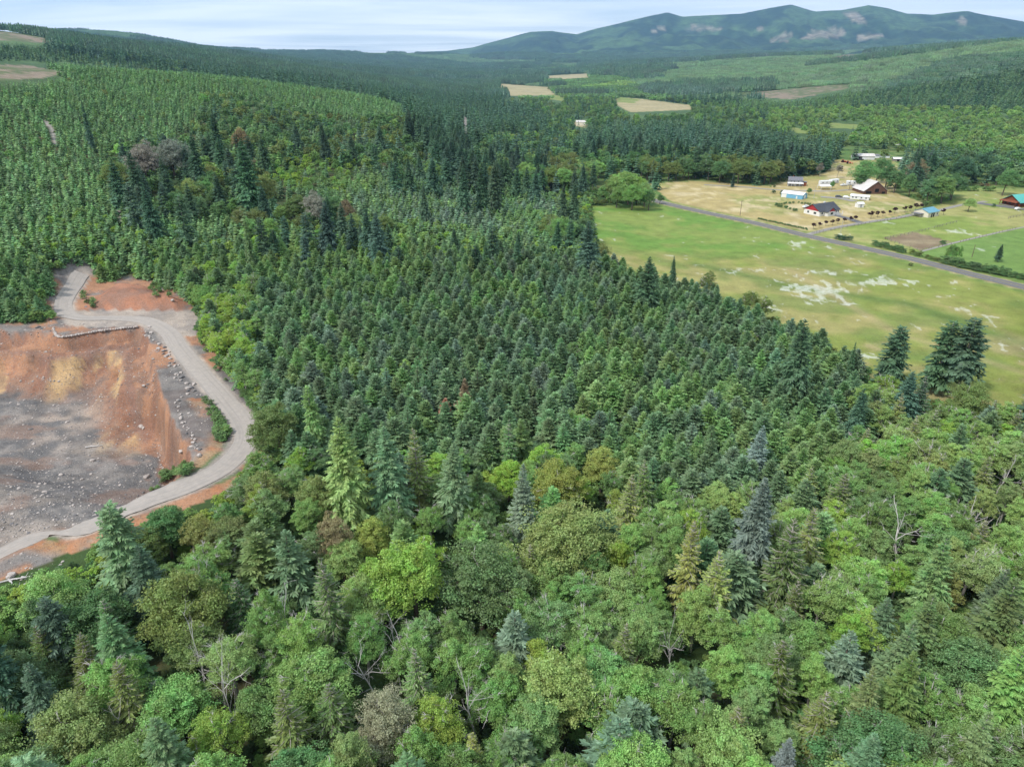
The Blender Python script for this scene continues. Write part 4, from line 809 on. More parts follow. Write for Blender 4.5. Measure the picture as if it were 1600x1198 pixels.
# ------------------------------------------------------------------ planting
LAND = [(1384, 292, 'old white-roofed barn'), (1280, 328, 'red and white house'), (1448, 330, 'blue-roofed shop'), (385, 690, 'bend of the quarry road'), (220, 455, 'red earth mound'), (130, 425, 'quarry road entrance'), (310, 500, 'gravel turnout'), (1245, 288, 'grey farmhouse'), (1360, 250, 'far machine shed'), (400, 430, 'bright alders by the quarry'), (1240, 455, 'big daisy drift'), (700, 1080, 'dark glade'), (80, 205, 'hillside track'), (185, 330, 'lower forest track'), (820, 140, 'tan valley field'), (1590, 320, 'log cabin'), (728, 195, 'road gap in the woods')]
HEROPOS = []
ALL = []      # kind, var, x, y, z, h, tone, wide, label(or None), is_hero, top px, top py
for kd, va, px, py, h, tone, wd, lab, short in HERO:
    if py < 345 and h > 8.8 and kd in ('fir', 'maple') and lab and 'thin old' not in lab: h *= 1.38 if kd == 'fir' else 1.45; wd *= .95 if kd == 'fir' else 1.0
    x, y, z = at(px, py, h)
    HEROPOS.append((x, y, wd * KIND[kd][va % len(KIND[kd])]['R'] * h / KIND[kd][va % len(KIND[kd])]['h']))
    ALL.append(dict(kind=kd, var=va, x=x, y=y, z=z, h=h, tone=tone, wide=wd, label=lab, px=px, py=py, hero=True))
    if short: LAND.append((px, py + 25, short))
HP = np.array(HEROPOS)
BARE = [MEADOW, LOT, PAST, QRY] + [p for p, _ in VALF] + CLEAR + TRK
CLUMPS = [[(932, 262), (1000, 258), (1050, 290), (1050, 325), (925, 330)], [(1345, 250), (1420, 245), (1425, 305), (1398, 300), (1350, 275)]]
ZN = {}
def Z(name, *polys): ZN[name] = polys
ZPAINT = [
 ('mix', [(-400, -50), (2000, -50), (2000, 1400), (-400, 1400)]),
 ('firs', [(280, 82), (420, 85), (620, 88), (790, 108), (780, 128), (830, 160), (860, 180), (760, 190), (700, 225), (620, 215), (540, 180), (600, 150), (480, 130), (300, 108)]),
 ('firs', [(-300, 80), (150, 92), (340, 108), (480, 128), (600, 150), (640, 166), (330, 118), (100, 112), (-300, 96)]),
 ('firs', [(-300, 20), (60, 38), (110, 52), (240, 70), (340, 82), (340, 96), (230, 82), (100, 62), (-300, 50)]),
 ('plL', [(-300, 52), (0, 57), (100, 67), (225, 87), (310, 101), (225, 101), (150, 92), (75, 88), (-300, 76)]),
 ('belt', [(860, 120), (1000, 118), (1180, 150), (1330, 165), (1300, 200), (1180, 200), (1080, 175), (960, 180), (840, 165)]),
 ('plR', [(960, 106), (1200, 84), (1400, 76), (2000, 50), (2000, 166), (1400, 160), (1170, 165), (1000, 140)]),
 ('firs', [(1000, 135), (1080, 128), (1210, 126), (1210, 140), (1100, 146), (1010, 148)]),
 ('pldark', [(1400, 120), (1500, 85), (2000, 60), (2000, 165), (1330, 165)]),
 ('brlight', [(1200, 165), (1340, 160), (2000, 168), (2000, 240), (1460, 228), (1350, 215), (1200, 200)]),
 ('firs', [(900, 192), (1060, 178), (1200, 195), (1360, 212), (1500, 222), (1500, 262), (1400, 252), (1240, 236), (1060, 225), (900, 215)]),
 ('brmix', [(860, 226), (1060, 222), (1240, 232), (1290, 258), (1200, 282), (1085, 284), (930, 300), (840, 262)]),
 ('brdark', [(1410, 255), (1500, 225), (2000, 235), (2000, 285), (1410, 290)]),
 ('mm', [(150, 215), (310, 190), (305, 135), (420, 135), (560, 172), (640, 178), (700, 240), (560, 250), (400, 235), (430, 300), (560, 325), (700, 345), (930, 345), (945, 388), (700, 388), (420, 335), (300, 300), (200, 280)]),
 ('plC', [(545, 250), (700, 248), (860, 275), (875, 325), (840, 350), (640, 340), (540, 318), (510, 290)]),
 ('brush', [(395, 232), (560, 235), (540, 295), (430, 292)]),
 ('brush', [(840, 270), (930, 262), (1010, 290), (920, 322), (880, 330)]),
 ('pl2', [(-400, 126), (0, 128), (100, 114), (340, 118), (480, 136), (640, 168), (540, 176), (420, 150), (312, 135), (310, 190), (170, 218), (150, 260), (200, 285), (300, 305), (420, 340), (440, 380), (300, 395), (290, 440), (-400, 520)]),
 ('plmix', [(290, 400), (340, 350), (430, 332), (620, 335), (800, 352), (930, 352), (935, 385), (700, 392), (560, 400), (415, 440), (300, 440)]),
 ('pl1', [(410, 430), (560, 398), (700, 388), (930, 382), (1000, 410), (1130, 440), (1240, 485), (1345, 545), (1365, 640), (1250, 745), (1110, 745), (1000, 735), (880, 665), (820, 660), (740, 690), (640, 690), (560, 700), (450, 690), (425, 620), (400, 520)]),
 ('alderQ', [(280, 405), (340, 398), (400, 412), (412, 450), (398, 520), (412, 610), (395, 620), (330, 600), (290, 540)]),
 ('fgB', [(395, 690), (450, 680), (640, 690), (750, 680), (820, 650), (900, 670), (1010, 735), (960, 820), (860, 850), (600, 830), (480, 880), (300, 860), (250, 800), (330, 740)]),
 ('fgL', [(-400, 860), (0, 850), (100, 830), (300, 835), (480, 870), (560, 1000), (600, 1400), (-400, 1400)]),
 ('fgR', [(560, 840), (960, 815), (1010, 735), (1110, 745), (1250, 745), (1360, 640), (1340, 560), (1450, 600), (2000, 590), (2000, 1400), (580, 1400), (540, 900)]),
 ('fgE', [(1380, 880), (2000, 800), (2000, 1400), (1200, 1400), (1340, 1150)]),
]
# zone: spacing, [(kind, weight, hmin, hmax, tones)]
YC = ('fresh', 'green', 'green', 'bluegreen', 'green', 'green'); DK = ('dark', 'dark', 'darkblue')
SPEC = {
 'pl1': (4.2, [('young_conifer', .975, 7.2, 11.2, YC), ('alder', .025, 8, 10, ('fresh', 'mid'))]),
 'pl2': (4.3, [('young_conifer', .985, 5.5, 8, ('hill', 'fresh', 'hill', 'green', 'hill')), ('bush', .015, 4, 7, ('mid', 'olive'))]),
 'plL': (6, [('young_conifer', 1, 8, 11, ('green', 'green', 'dark'))]),
 'plR': (6, [('young_conifer', .95, 8, 12, ('green', 'green', 'fresh')), ('fir', .05, 16, 22, DK)]),
 'pldark': (6, [('young_conifer', 1, 10, 14, ('dark', 'green'))]),
 'plC': (4.6, [('young_conifer', .9, 7, 9.5, ('fresh', 'green', 'bluegreen')), ('bush', .1, 5, 7, ('mid', 'fresh'))]),
 'plmix': (4.6, [('young_conifer', .62, 6.5, 9.5, ('green', 'fresh')), ('bush', .33, 4.5, 7.5, ('bright', 'mid', 'mid')), ('fir', .05, 12, 16, DK)]),
 'mm': (6.2, [('young_conifer', .36, 7, 11, YC), ('fir', .10, 13, 23, DK), ('maple', .27, 8, 13, ('deep', 'olive', 'moss', 'mid', 'deep')), ('bush', .18, 5, 7, ('mid', 'fresh'))]),
 'brush': (4.8, [('bush', .8, 4, 6.5, ('mid', 'bright', 'fresh')), ('young_conifer', .2, 6, 9, YC)]),
 'mix': (8.2, [('fir', .44, 16, 27, DK), ('maple', .38, 10, 17, ('deep', 'mid', 'moss', 'mid', 'deep')), ('young_conifer', .15, 9, 13, ('green', 'dark'))]),
 'firs': (7.2, [('fir', .94, 18, 28, DK), ('maple', .06, 10, 15, ('deep', 'moss'))]),
 'belt': (9, [('maple', .72, 10, 15, ('deep', 'mid', 'grey')), ('fir', .28, 14, 22, DK)]),
 'brlight': (8.5, [('maple', .93, 11, 15, ('mid', 'pale', 'grey', 'mid')), ('fir', .07, 14, 20, DK)]),
 'brmix': (8, [('maple', .70, 13, 20, ('deep', 'mid', 'moss', 'deep', 'moss')), ('fir', .30, 15, 23, DK)]),
 'brdark': (9, [('maple', .85, 14, 20, ('deep', 'dark', 'deep')), ('fir', .15, 15, 20, DK)]),
 'alderQ': (4.4, [('alder', .62, 8, 11, ('bright', 'mid', 'mid')), ('young_conifer', .22, 8, 12, ('green',)), ('bush', .16, 4, 6, ('mid', 'deep'))]),
 'fgB': (4.9, [('alder', .38, 8, 12, ('bright', 'mid', 'fresh')), ('maple', .14, 9, 12, ('yellow', 'mid', 'bright', 'olive')), ('young_conifer', .22, 8, 13, ('green', 'bluegreen', 'fresh')), ('bush', .26, 4, 6.5, ('mid', 'bright'))]),
 'fgL': (5.1, [('maple', .30, 10, 13, ('mid', 'deep', 'mid', 'deep')), ('alder', .46, 10, 14, ('mid', 'bright', 'pale', 'mid', 'mid')), ('snag', .05, 9, 13, ('grey', 'grey')), ('hemlock', .14, 11, 15, ('moss', 'deep')), ('fir', .08, 14, 18, ('green', 'dark'))]),
 'fgR': (4.8, [('alder', .76, 9.5, 14, ('mid', 'fresh', 'mid', 'bright', 'mid', 'pale')), ('maple', .07, 10, 13, ('mid', 'grey')), ('snag', .035, 9, 13, ('grey', 'grey')), ('hemlock', .09, 11, 15, ('moss', 'olive')), ('young_conifer', .09, 10, 14, ('bluegreen', 'green'))]),
 'fgE': (5.3, [('spruce', .34, 13, 17, ('grey', 'green', 'mid')), ('alder', .50, 10, 14, ('mid', 'fresh', 'mid')), ('maple', .16, 11, 14, ('deep', 'mid'))]),
}
def plant():
    for shell, (r0, r1, f) in enumerate([(30, 430, 1.0), (430, 900, 1.22), (900, 1750, 1.75)]):
        for zname, (sp, mix) in SPEC.items():
            if zname.startswith('fg') and shell > 0: continue
            s = sp * (f if zname.startswith('fg') is False else 1)
            gx, gy = np.meshgrid(np.arange(-r1, r1, s), np.arange(-r1, r1, s))
            gx = gx + (np.arange(gx.shape[0]) % 2)[:, None] * s * .5
            jt = .30 if zname.startswith('pl') else .38
            gx = (gx + rng.uniform(-jt, jt, gx.shape) * s).ravel(); gy = (gy + rng.uniform(-jt, jt, len(gx)).reshape(gy.shape) * s).ravel(); ga = R_(27) + len(zname); x = gx * cos(ga) - gy * sin(ga); y = gx * sin(ga) + gy * cos(ga); k = y > 18; x, y = x[k], y[k]
            r = np.hypot(x, y); k = (r >= r0) & (r < r1) & (np.abs(np.degrees(np.arctan2(x, y))) < (62 if shell == 0 else 43)); x, y = x[k], y[k]
            z = hgt(x, y); u = rng.random(len(x)); cw = np.cumsum([m[1] for m in mix]); cw = cw / cw[-1]; ki = np.searchsorted(cw, u); ki = np.minimum(ki, len(mix) - 1)
            hmin = np.array([m[2] for m in mix])[ki]; hmax = np.array([m[3] for m in mix])[ki]; h = hmin + (hmax - hmin) * rng.beta(2.5, 2.2, len(x))
            tx, ty, dep = proj(x, y, z + h); bx, by, _ = proj(x, y, z + .3); mx_, my_, _ = proj(x, y, z + h * .55)
            zid = np.full(len(x), -1)
            for i, (nm, pl) in enumerate(ZPAINT): zid[inpoly(tx, ty, pl)] = i
            zn_ = np.array([ZPAINT[i][0] if i >= 0 else '' for i in zid], dtype=object); azd = np.degrees(np.arctan2(x, y)); rr_ = np.hypot(x, y)
            zn_[(rr_ < 915) & (azd < -8.5) & (ty < 215) & np.isin(zn_.astype(str), ['firs', 'mix', 'plL'])] = 'pl2'
            ok = zn_ == zname
            ok &= (tx > -260) & (tx < 1860) & (ty < 1420)
            for pl in CLUMPS: ok &= ~inpoly(tx, ty, pl) & ~inpoly(mx_, my_, pl)
            ej = np.minimum(rng.exponential(7, len(x)) + 26 * (rng.random(len(x)) < .12), 46)
            for pl in BARE:
                e = ej if pl is MEADOW else ej * .35 if pl is QRY else 0
                ok &= ~inpoly(tx, ty + e, pl) & ~inpoly(bx, by, pl) & ~inpoly(mx_, my_ + e, pl)
            ok &= ~inpoly(bx, by, GLADE) & ~inpoly(mx_, my_, [(700, 1040), (735, 1030), (738, 1085), (708, 1110)])
            wmar = np.where(h > 12, 4.5, 2.0)
            if r0 < 400: ok &= (distpoly(x, y, ROAD, False) > 4.2 + wmar * .5) & ~(inpoly(x, y, RIM)) & (distpoly(x, y, MND) > 1.5) & ~inpoly(x, y, MND)
            ok &= ~((distpoly(x, y, PAVED, False) < 9) & (x > 60))
            x, y, z, h, ki, tx, ty = (a[ok] for a in (x, y, z, h, ki, tx, ty))
            if not len(x): continue
            rad = np.array([{'young_conifer': .25, 'fir': .18, 'bush': .5}.get(mix[i][0], .27) for i in ki]) * h
            dd = np.min(np.hypot(x[:, None] - HP[None, :, 0], y[:, None] - HP[None, :, 1]) - (HP[None, :, 2] * .62 + rad[:, None] * .5), axis=1); ok = dd > 0
            tn = fbm(x / 22, y / 22, 3, 300)
            for i in np.nonzero(ok)[0]:
                m = mix[ki[i]]; tl = m[4]; q = int(np.clip((tn[i] * 1.6 + .5 + rng.normal(0, .28)) * len(tl), 0, len(tl) - 1))
                ALL.append(dict(kind=m[0], var=int(rng.integers(0, 60)), x=x[i], y=y[i], z=z[i], h=float(h[i]), tone=tl[q], wide=float(rng.uniform(.85, 1.18)), label=None, px=tx[i], py=ty[i], hero=False))
plant()
def edge_bushes():
    s = 2.5; gx, gy = np.meshgrid(np.arange(-260, 300, s), np.arange(25, 480, s)); x = (gx + rng.uniform(-.45, .45, gx.shape) * s).ravel(); y = (gy + rng.uniform(-.45, .45, gx.shape) * s).ravel(); z = hgt(x, y)
    h = rng.uniform(2.4, 5.2, len(x)); tx, ty, _ = proj(x, y, z + h); bx, by, _ = proj(x, y, z); ok = (tx > -80) & (tx < 1680) & (ty < 1000); nearp = np.zeros(len(x), bool)
    nearp |= distpoly(bx, by, QRY) < 85; nearp |= distpoly(bx, by, MEADOW) < 45
    for pl in (LOT, PAST): nearp |= distpoly(bx, by, pl) < 12
    for pl in BARE: ok &= ~inpoly(tx, ty, pl) & ~inpoly(bx, by, pl)
    ok &= nearp & (distpoly(x, y, ROAD, False) > 5.5) & ~inpoly(bx, by, GLADE) & ~inpoly(x, y, RIM) & ~((distpoly(x, y, PAVED, False) < 9) & (x > 60)); ok &= rng.random(len(x)) < np.where(x > 60, .38, .9)
    TX = np.array([(t['x'], t['y']) for t in ALL if t['y'] < 500 and abs(t['x']) < 320])
    for i in np.nonzero(ok)[0]:
        if np.min(np.hypot(TX[:, 0] - x[i], TX[:, 1] - y[i])) < 1.2: continue
        ALL.append(dict(kind='bush', var=int(rng.integers(0, 60)), x=x[i], y=y[i], z=z[i], h=float(h[i]), tone=['mid', 'bright', 'deep', 'mid'][int(rng.integers(0, 4))] if x[i] < 40 else ['deep', 'moss', 'mid', 'deep'][int(rng.integers(0, 4))], wide=float(rng.uniform(.9, 1.2)), label=None, px=tx[i], py=ty[i], hero=False))
edge_bushes()
for t in ALL: t['dep'] = float(np.hypot(np.hypot(t['x'], t['y']), H - t['z'] - t['h'] * .7)); t['size'] = t['h'] / t['dep']
LIM = dict(young_conifer=300, fir=240, alder=290, maple=230, hemlock=200, spruce=200, bush=150, snag=99, bare_tree=99)
IND, REST = [], []
for kd in LIM:
    L = sorted([t for t in ALL if t['kind'] == kd], key=lambda t: (not t['hero'], -t['size'] * (1 if -40 < t['px'] < 1640 and t['py'] < 1230 else .05))); n = LIM[kd]
    cut = [t for t in L[:n] if t['hero'] or (-60 < t['px'] < 1660 and t['py'] < 1240)]; IND += cut; ids = set(map(id, cut)); REST += [t for t in L if id(t) not in ids]

# labels: tone + kind + where it stands seen from the nearest landmark
CATN = dict(young_conifer='young conifer', fir='fir', spruce='conifer', hemlock='hemlock', alder='alder', maple='maple', bush='bush', snag='dead tree', bare_tree='bare tree')
GRP = dict(young_conifer='young conifers of the plantation', fir='tall firs of the woods', spruce='large conifers of the woods', hemlock='mossy conifers of the wood', alder='alders of the wood', maple='broad-crowned trees of the woods', bush='leafy bushes at the forest edges', snag='dead snags in the wood', bare_tree='bare grey trees in the wood')
_T = ['', '', 'twenty', 'thirty', 'forty', 'fifty', 'sixty', 'seventy']
_U = ['', 'first', 'second', 'third', 'fourth', 'fifth', 'sixth', 'seventh', 'eighth', 'ninth']
ORD = ['nearest', 'second', 'third', 'fourth', 'fifth', 'sixth', 'seventh', 'eighth', 'ninth', 'tenth', 'eleventh', 'twelfth'] + ['thirteenth', 'fourteenth', 'fifteenth', 'sixteenth', 'seventeenth', 'eighteenth', 'nineteenth'] + [(_T[i // 10] + '-' + _U[i % 10]) if i % 10 else _T[i // 10][:-1] + 'ieth' for i in range(20, 79)]
LN = np.array([(a, b) for a, b, _ in LAND], float); buckets = {}
for t in IND:
    if t['label']: continue
    d = np.hypot((LN[:, 0] - t['px']), (LN[:, 1] - t['py']) * 1.3); k = int(np.argmin(d)); dx, dy = t['px'] - LN[k, 0], t['py'] - LN[k, 1]
    dr = ('left of' if dx < 0 else 'right of') if abs(dx) > abs(dy) * 1.2 else ('beyond' if dy < 0 else 'in front of')
    sz = 'tall' if t['h'] > {'young_conifer': 11.3, 'fir': 21, 'spruce': 16, 'hemlock': 14, 'alder': 13, 'maple': 13, 'bush': 5.3, 'snag': 11}[t['kind']] else 'small'
    buckets.setdefault((t['kind'], sz, t['tone'], k, dr), []).append((d[k], id(t), t))
for (kd, sz, tn, k, dr), L in buckets.items():
    L.sort(key=lambda q: q[:2])
    for i, (_, _, t) in enumerate(L):
        t['label'] = '%s %s %s, %s %s the %s' % (sz, WORD[tn], CATN[kd], ORD[i], dr, LAND[k][2])
for t in IND:
    r = make_tree(t['kind'], t['var'], t['x'], t['y'], t['z'], t['h'], float(rng.uniform(0, 6.28)), jit(t['tone'], .12), wide=t['wide'])
    tag(r, t['label'], CATN[t['kind']], GRP[t['kind']])
# the remaining trees, too many and too small to single out
def rest():
    g = {}
    for t in REST:
        if t['kind'] in ('snag', 'bare_tree'): continue
        fam = 'young_conifer' if t['kind'] == 'young_conifer' else 'fir' if t['kind'] in ('fir', 'spruce', 'hemlock') else 'broadleaf'
        g.setdefault(fam, []).append(t)
    for fam, L in g.items():
        near = [v for kd in {'young_conifer': ['young_conifer'], 'fir': ['fir', 'hemlock'], 'broadleaf': ['alder', 'maple', 'bush']}[fam] for v in KIND[kd]]
        var_m = [v['parts']['crown'] for v in near] + [m for m, _ in LOW[fam]]; pts, rot, sc2, tint, var = [], [], [], [], []
        for t in L:
            if t['dep'] < (300 if fam != 'fir' else 360):
                kd = t['kind'] if t['kind'] in KIND and KIND[t['kind']][0] in near else ('fir' if fam == 'fir' else t['kind'])
                c = [i for i, v in enumerate(near) if v in KIND[kd]]; i = c[t['var'] % len(c)]; s = t['h'] / near[i]['h']
            else: j = t['var'] % 4; i = len(near) + j; s = t['h'] / LOW[fam][j][1]
            pts.append((t['x'], t['y'], t['z'])); rot.append(rng.uniform(0, 6.28)); sc2.append(s); tint.append(jit(t['tone'], .12)); var.append(i)
        scatter({'young_conifer': 'young_conifer_stand', 'fir': 'fir_forest', 'broadleaf': 'broadleaf_wood'}[fam], var_m, pts, rot, sc2, np.array(tint), var,
                {'young_conifer': 'dense stand of young plantation conifers filling the slopes behind', 'fir': 'dark fir forest on the ridges and valley floor', 'broadleaf': 'distant broadleaf wood of green and olive crowns'}[fam], 'forest')
        print('STUFF', fam, len(L))
rest()
def far_forest():
    out = {k: [] for k in PATCH}
    for r0, r1, s in ((1750, 3300, 34), (3300, 8600, 52)):
        xm = r1 * .75; gx, gy = np.meshgrid(np.arange(-xm, xm, s), np.arange(r0 * .6, r1, s)); x = (gx + rng.uniform(-.3, .3, gx.shape) * s).ravel(); y = (gy + rng.uniform(-.3, .3, gx.shape) * s).ravel()
        r = np.hypot(x, y); k = (r >= r0) & (r < r1) & (np.abs(np.degrees(np.arctan2(x, y))) < 42); x, y = x[k], y[k]; z = hgt(x, y)
        bx, by, _ = proj(x, y, z); tx, ty, _ = proj(x, y, z + 8); ok = np.ones(len(x), bool)
        for pl in BARE[4:]:
            P = np.array(pl); ok &= ~inpoly(bx, by, pl) & ~inpoly(tx, ty, pl)
        nv = fbm(x / 420, y / 420, 3, 400); nb = fbm(x / 260 + 50, y / 260, 3, 410); az = np.degrees(np.arctan2(x, y)); zid = np.full(len(x), 'mix', dtype=object)
        for nm, pl in ZPAINT: zid[inpoly(tx, ty, pl)] = nm
        for i in np.nonzero(ok)[0]:
            zn = zid[i]
            if zn in ('plL', 'pl2'): kd = 'young_conifer'
            elif zn in ('plR', 'pldark'): kd = 'young_conifer' if nv[i] > -.16 else 'fir'
            elif zn in ('belt', 'brlight', 'brmix'): kd = 'broadleaf' if nb[i] > -.12 else 'fir'
            elif zn == 'firs': kd = 'fir'
            else: kd = 'young_conifer' if nv[i] > .0 else 'broadleaf' if (nb[i] > .08 and z[i] < 40) else 'fir'
            tn = {'young_conifer': 'hill' if zn == 'plL' else 'green', 'fir': 'dark' if nb[i] < .12 else 'darkblue', 'broadleaf': 'deep' if nv[i] < .1 else 'mid'}[kd]
            if zn == 'pldark': tn = 'dark'
            out[kd].append((x[i], y[i], z[i], tn, s / 40))
    for kd, L in out.items():
        scatter(kd + '_far_forest', PATCH[kd], [l[:3] for l in L], rng.integers(0, 4, len(L)) * (pi / 2), [l[4] for l in L], np.array([jit(l[3], .14) for l in L]), rng.integers(0, 3, len(L)),
                {'young_conifer': 'far replanted slopes of young conifers', 'fir': 'far dark fir forest below the mountains', 'broadleaf': 'far broadleaf belts along the valley floor'}[kd], 'forest')
        print('FAR', kd, len(L))
far_forest()
# low growth under and between the trees
def undergrowth():
    vs = [v['parts']['crown'] for v in KIND['bush']]; s = 2.7; gx, gy = np.meshgrid(np.arange(-150, 170, s), np.arange(20, 200, s)); x = (gx + rng.uniform(-.45, .45, gx.shape) * s).ravel(); y = (gy + rng.uniform(-.45, .45, gx.shape) * s).ravel(); z = hgt(x, y)
    h = rng.uniform(1.2, 3.2, len(x)); tx, ty, _ = proj(x, y, z + h); bx, by, _ = proj(x, y, z); ok = np.ones(len(x), bool)
    for pl in BARE: ok &= ~inpoly(tx, ty, pl) & ~inpoly(bx, by, pl)
    ok &= (distpoly(x, y, ROAD, False) > 5.5) & (np.abs(tx - 800) < 1000); k = np.nonzero(ok)[0]
    gl = inpoly(tx, ty, GLADE)
    scatter('undergrowth', vs, np.stack([x, y, z - .2], 1)[k], rng.uniform(0, 6.28, len(k)), (h / 5.2 * np.where(gl, .5, 1))[k], np.array([jit('bright' if gl[i] else 'deep' if rng.random() < .6 else 'mid', .2) for i in k]), rng.integers(0, 4, len(k)), 'fern and shrub undergrowth beneath the trees and along the quarry road', 'undergrowth')
    # green clumps on the banks of the quarry road
    P = []
    for (a, b, c, d, n) in [(352, 600, 420, 705, 260), (300, 760, 350, 735, 0), (322, 606, 336, 645, 60), (338, 640, 356, 690, 90), (265, 745, 305, 735, 16), (255, 750, 300, 728, 22), (236, 770, 262, 758, 12), (12, 470, 60, 498, 40), (60, 465, 85, 498, 14), (236, 438, 288, 462, 45), (245, 432, 275, 450, 25), (118, 456, 150, 480, 10), (380, 700, 395, 740, 14), (392, 640, 432, 705, 60)]:
        for _ in range(n):
            u, v = rng.random(2); q = at(a + (c - a) * u, b + (d - b) * (u if abs(c - a) < 60 and n < 30 else v) + rng.normal(0, 3)); P.append(q)
    P = np.array(P); k = (distpoly(P[:, 0], P[:, 1], ROAD, False) > 3.6); P = P[k]
    scatter('roadside_weeds', vs, P, rng.uniform(0, 6.28, len(P)), rng.uniform(.18, .44, len(P)), np.array([jit('fresh', .2) for _ in P]), rng.integers(0, 4, len(P)), 'low green weeds on the banks of the quarry road and mound', 'weeds')
undergrowth()

# ------------------------------------------------------------------ farm buildings, vehicles, poles, fences
M['white_roof'] = solid('weathered_white_metal', (.62, .61, .60), .5, .12, .35, stretch=(1, .15, 1), col2=(.50, .44, .40), spec=.4)
M['white_metal'] = solid('white_metal', (.72, .73, .75), .45, .06, .8, spec=.4)
M['blue_metal'] = solid('blue_metal', (.16, .38, .55), .5, .10, .8, spec=.4)
M['blue_roof'] = solid('blue_roof', (.12, .30, .38), .45, .10, .6, spec=.4)
M['teal_roof'] = solid('teal_roof', (.10, .42, .38), .45, .10, .6, spec=.4)
M['barn_wood'] = solid('old_barn_boards', (.13, .07, .05), .9, .35, 1.2, stretch=(3, 3, .2))
M['opening_shade'] = solid('painted_opening_shade', (.012, .011, .012), .95, .2, 1)  # near-black colour painted as the shade inside open doorways and bays
M['shingle'] = solid('charcoal_shingles', (.060, .065, .078), .85, .25, 1.5)
M['grey_shingle'] = solid('grey_shingles', (.16, .16, .18), .85, .25, 1.5)
M['red'] = solid('red_siding', (.34, .030, .035), .75, .12, 1, stretch=(.3, .3, 4))
M['white'] = solid('white_siding', (.70, .69, .66), .7, .06, 1, stretch=(.3, .3, 4))
M['cream'] = solid('cream_siding', (.66, .61, .50), .7, .06, 1, stretch=(4, 4, .3))
M['grey'] = solid('grey_siding', (.30, .31, .34), .8, .10, 1, stretch=(.3, .3, 4))
M['log'] = solid('reddish_logs', (.21, .065, .032), .8, .3, 1.2, stretch=(.4, .4, 5))
M['glass'] = solid('window_glass', (.03, .04, .05), .12, .2, 1, spec=.6)
M['wood'] = solid('grey_fence_wood', (.27, .24, .20), .9, .25, 2)
M['pole'] = solid('pole_wood', (.15, .11, .085), .9, .25, 2)
M['concrete'] = solid('concrete', (.36, .35, .33), .9, .15, 1)
M['rubber'] = solid('rubber', (.02, .02, .02), .9, .1, 2)
M['chrome'] = solid('steel', (.5, .5, .5), .3, .1, 2, metal=.8)
M['tractor_red'] = solid('tractor_paint', (.45, .06, .03), .5, .12, 2)
M['dark_paint'] = solid('dark_paint', (.05, .055, .07), .35, .1, 2, spec=.5)
M['rock'] = solid('pale_boulders', (.40, .35, .32), .9, .35, 1.6, bump=.6)
M['dark_rock'] = solid('dark_boulders', (.17, .16, .16), .9, .3, 1.6, bump=.6)
def G(px, py): x, y = aat(px, py, 0); return x, y, h1(x, y)
def window(parent, c, rz, w_, h_, frame='white'):
    fr = MB(); fr.box(c, (w_ + .24, .10, h_ + .24), rz); f = fr.obj('window', M[frame], parent)
    gl = MB(); gl.box(c, (w_, .16, h_), rz); gl.obj('pane', M['glass'], f); return f
def door(parent, c, rz, w_, h_, mat='white', dark=False):
    fr = MB(); fr.box((c[0], c[1], c[2]), (w_, .14, h_), rz); d = fr.obj('door', M['opening_shade' if dark else mat], parent)  # dark: no leaf, a panel coloured as the shade of an open doorway
    if not dark:
        k = MB(); a = (w_ * .35 * cos(rz), w_ * .35 * sin(rz)); nx = (-sin(rz), cos(rz)); k.box((c[0] + a[0], c[1] + a[1], c[2] - h_ * .08), (.14, .26, .14), rz); k.obj('handle', M['chrome'], d)
    return d
SIZE = dict(barn=.76, metal_shed=.86, grey_farmhouse=.80, machine_shed=.70, annex=.75, mobile_home=.82, workshop=.85)
def gable(name, label, cat, loc, rz, L, W, wall, rise, wm, rm, over=.5, gm=None, group=None, seams=0):
    r = empty(name, loc, rz, SIZE.get(name, 1.0)); tag(r, label, cat, group)
    b = MB(); b.prism([(-W / 2, -.4), (W / 2, -.4), (W / 2, wall), (0, wall + rise - .02), (-W / 2, wall)], -L / 2, L / 2); b.obj('wall', M[wm], r)
    sl = rise / (W / 2)
    for sg, nm in ((1, 'roof'), (-1, 'roof')):
        m = MB(); y1 = sg * (W / 2 + over); z1 = wall - over * sl
        pr = [(0, wall + rise + .04), (0, wall + rise + .20), (y1, z1 + .20), (y1, z1 + .04)]
        m.prism(pr if sg < 0 else pr[::-1], -L / 2 - over, L / 2 + over); ro = m.obj(nm, M[rm], r)
        if seams:
            for k in range(seams):
                x = -L / 2 + (k + .5) * L / seams; q = MB(); q.prism([(0, wall + rise + .20), (0, wall + rise + .27), (y1, z1 + .27), (y1, z1 + .20)][::(1 if sg < 0 else -1)], x - .05, x + .05)
                q.obj('seam', M[rm], ro)
    if gm:
        for sx_ in (-1, 1):
            m = MB(); x = sx_ * (L / 2 + .03); m.prism([(-W / 2 * .98, wall), (W / 2 * .98, wall), (0, wall + rise - .05)], x - .03, x + .03); m.obj('gable_panel', M[gm], r)
    return r
# old barn
bx, by, bz = 255, 499, 0
r = gable('barn', 'big old barn with a rust-streaked white metal roof and brown board gable', 'barn', (bx, by, bz), R_(93), 21, 22, 3.2, 8.2, 'barn_wood', 'white_roof', .7)
d = MB(); d.box((-10.55, -1.0, 3.4), (.2, 3.6, 3.0)); d.obj('hay_opening_shade', M['opening_shade'], r)  # this panel and the next two paint the shade of openings onto the gable
d = MB(); d.box((-10.55, 6.5, 1.4), (.2, 5.0, 2.8)); d.obj('barn_opening_shade', M['opening_shade'], r)
d = MB(); d.box((-10.55, -7.5, 1.2), (.2, 3.0, 2.2)); d.obj('barn_opening_shade', M['opening_shade'], r)
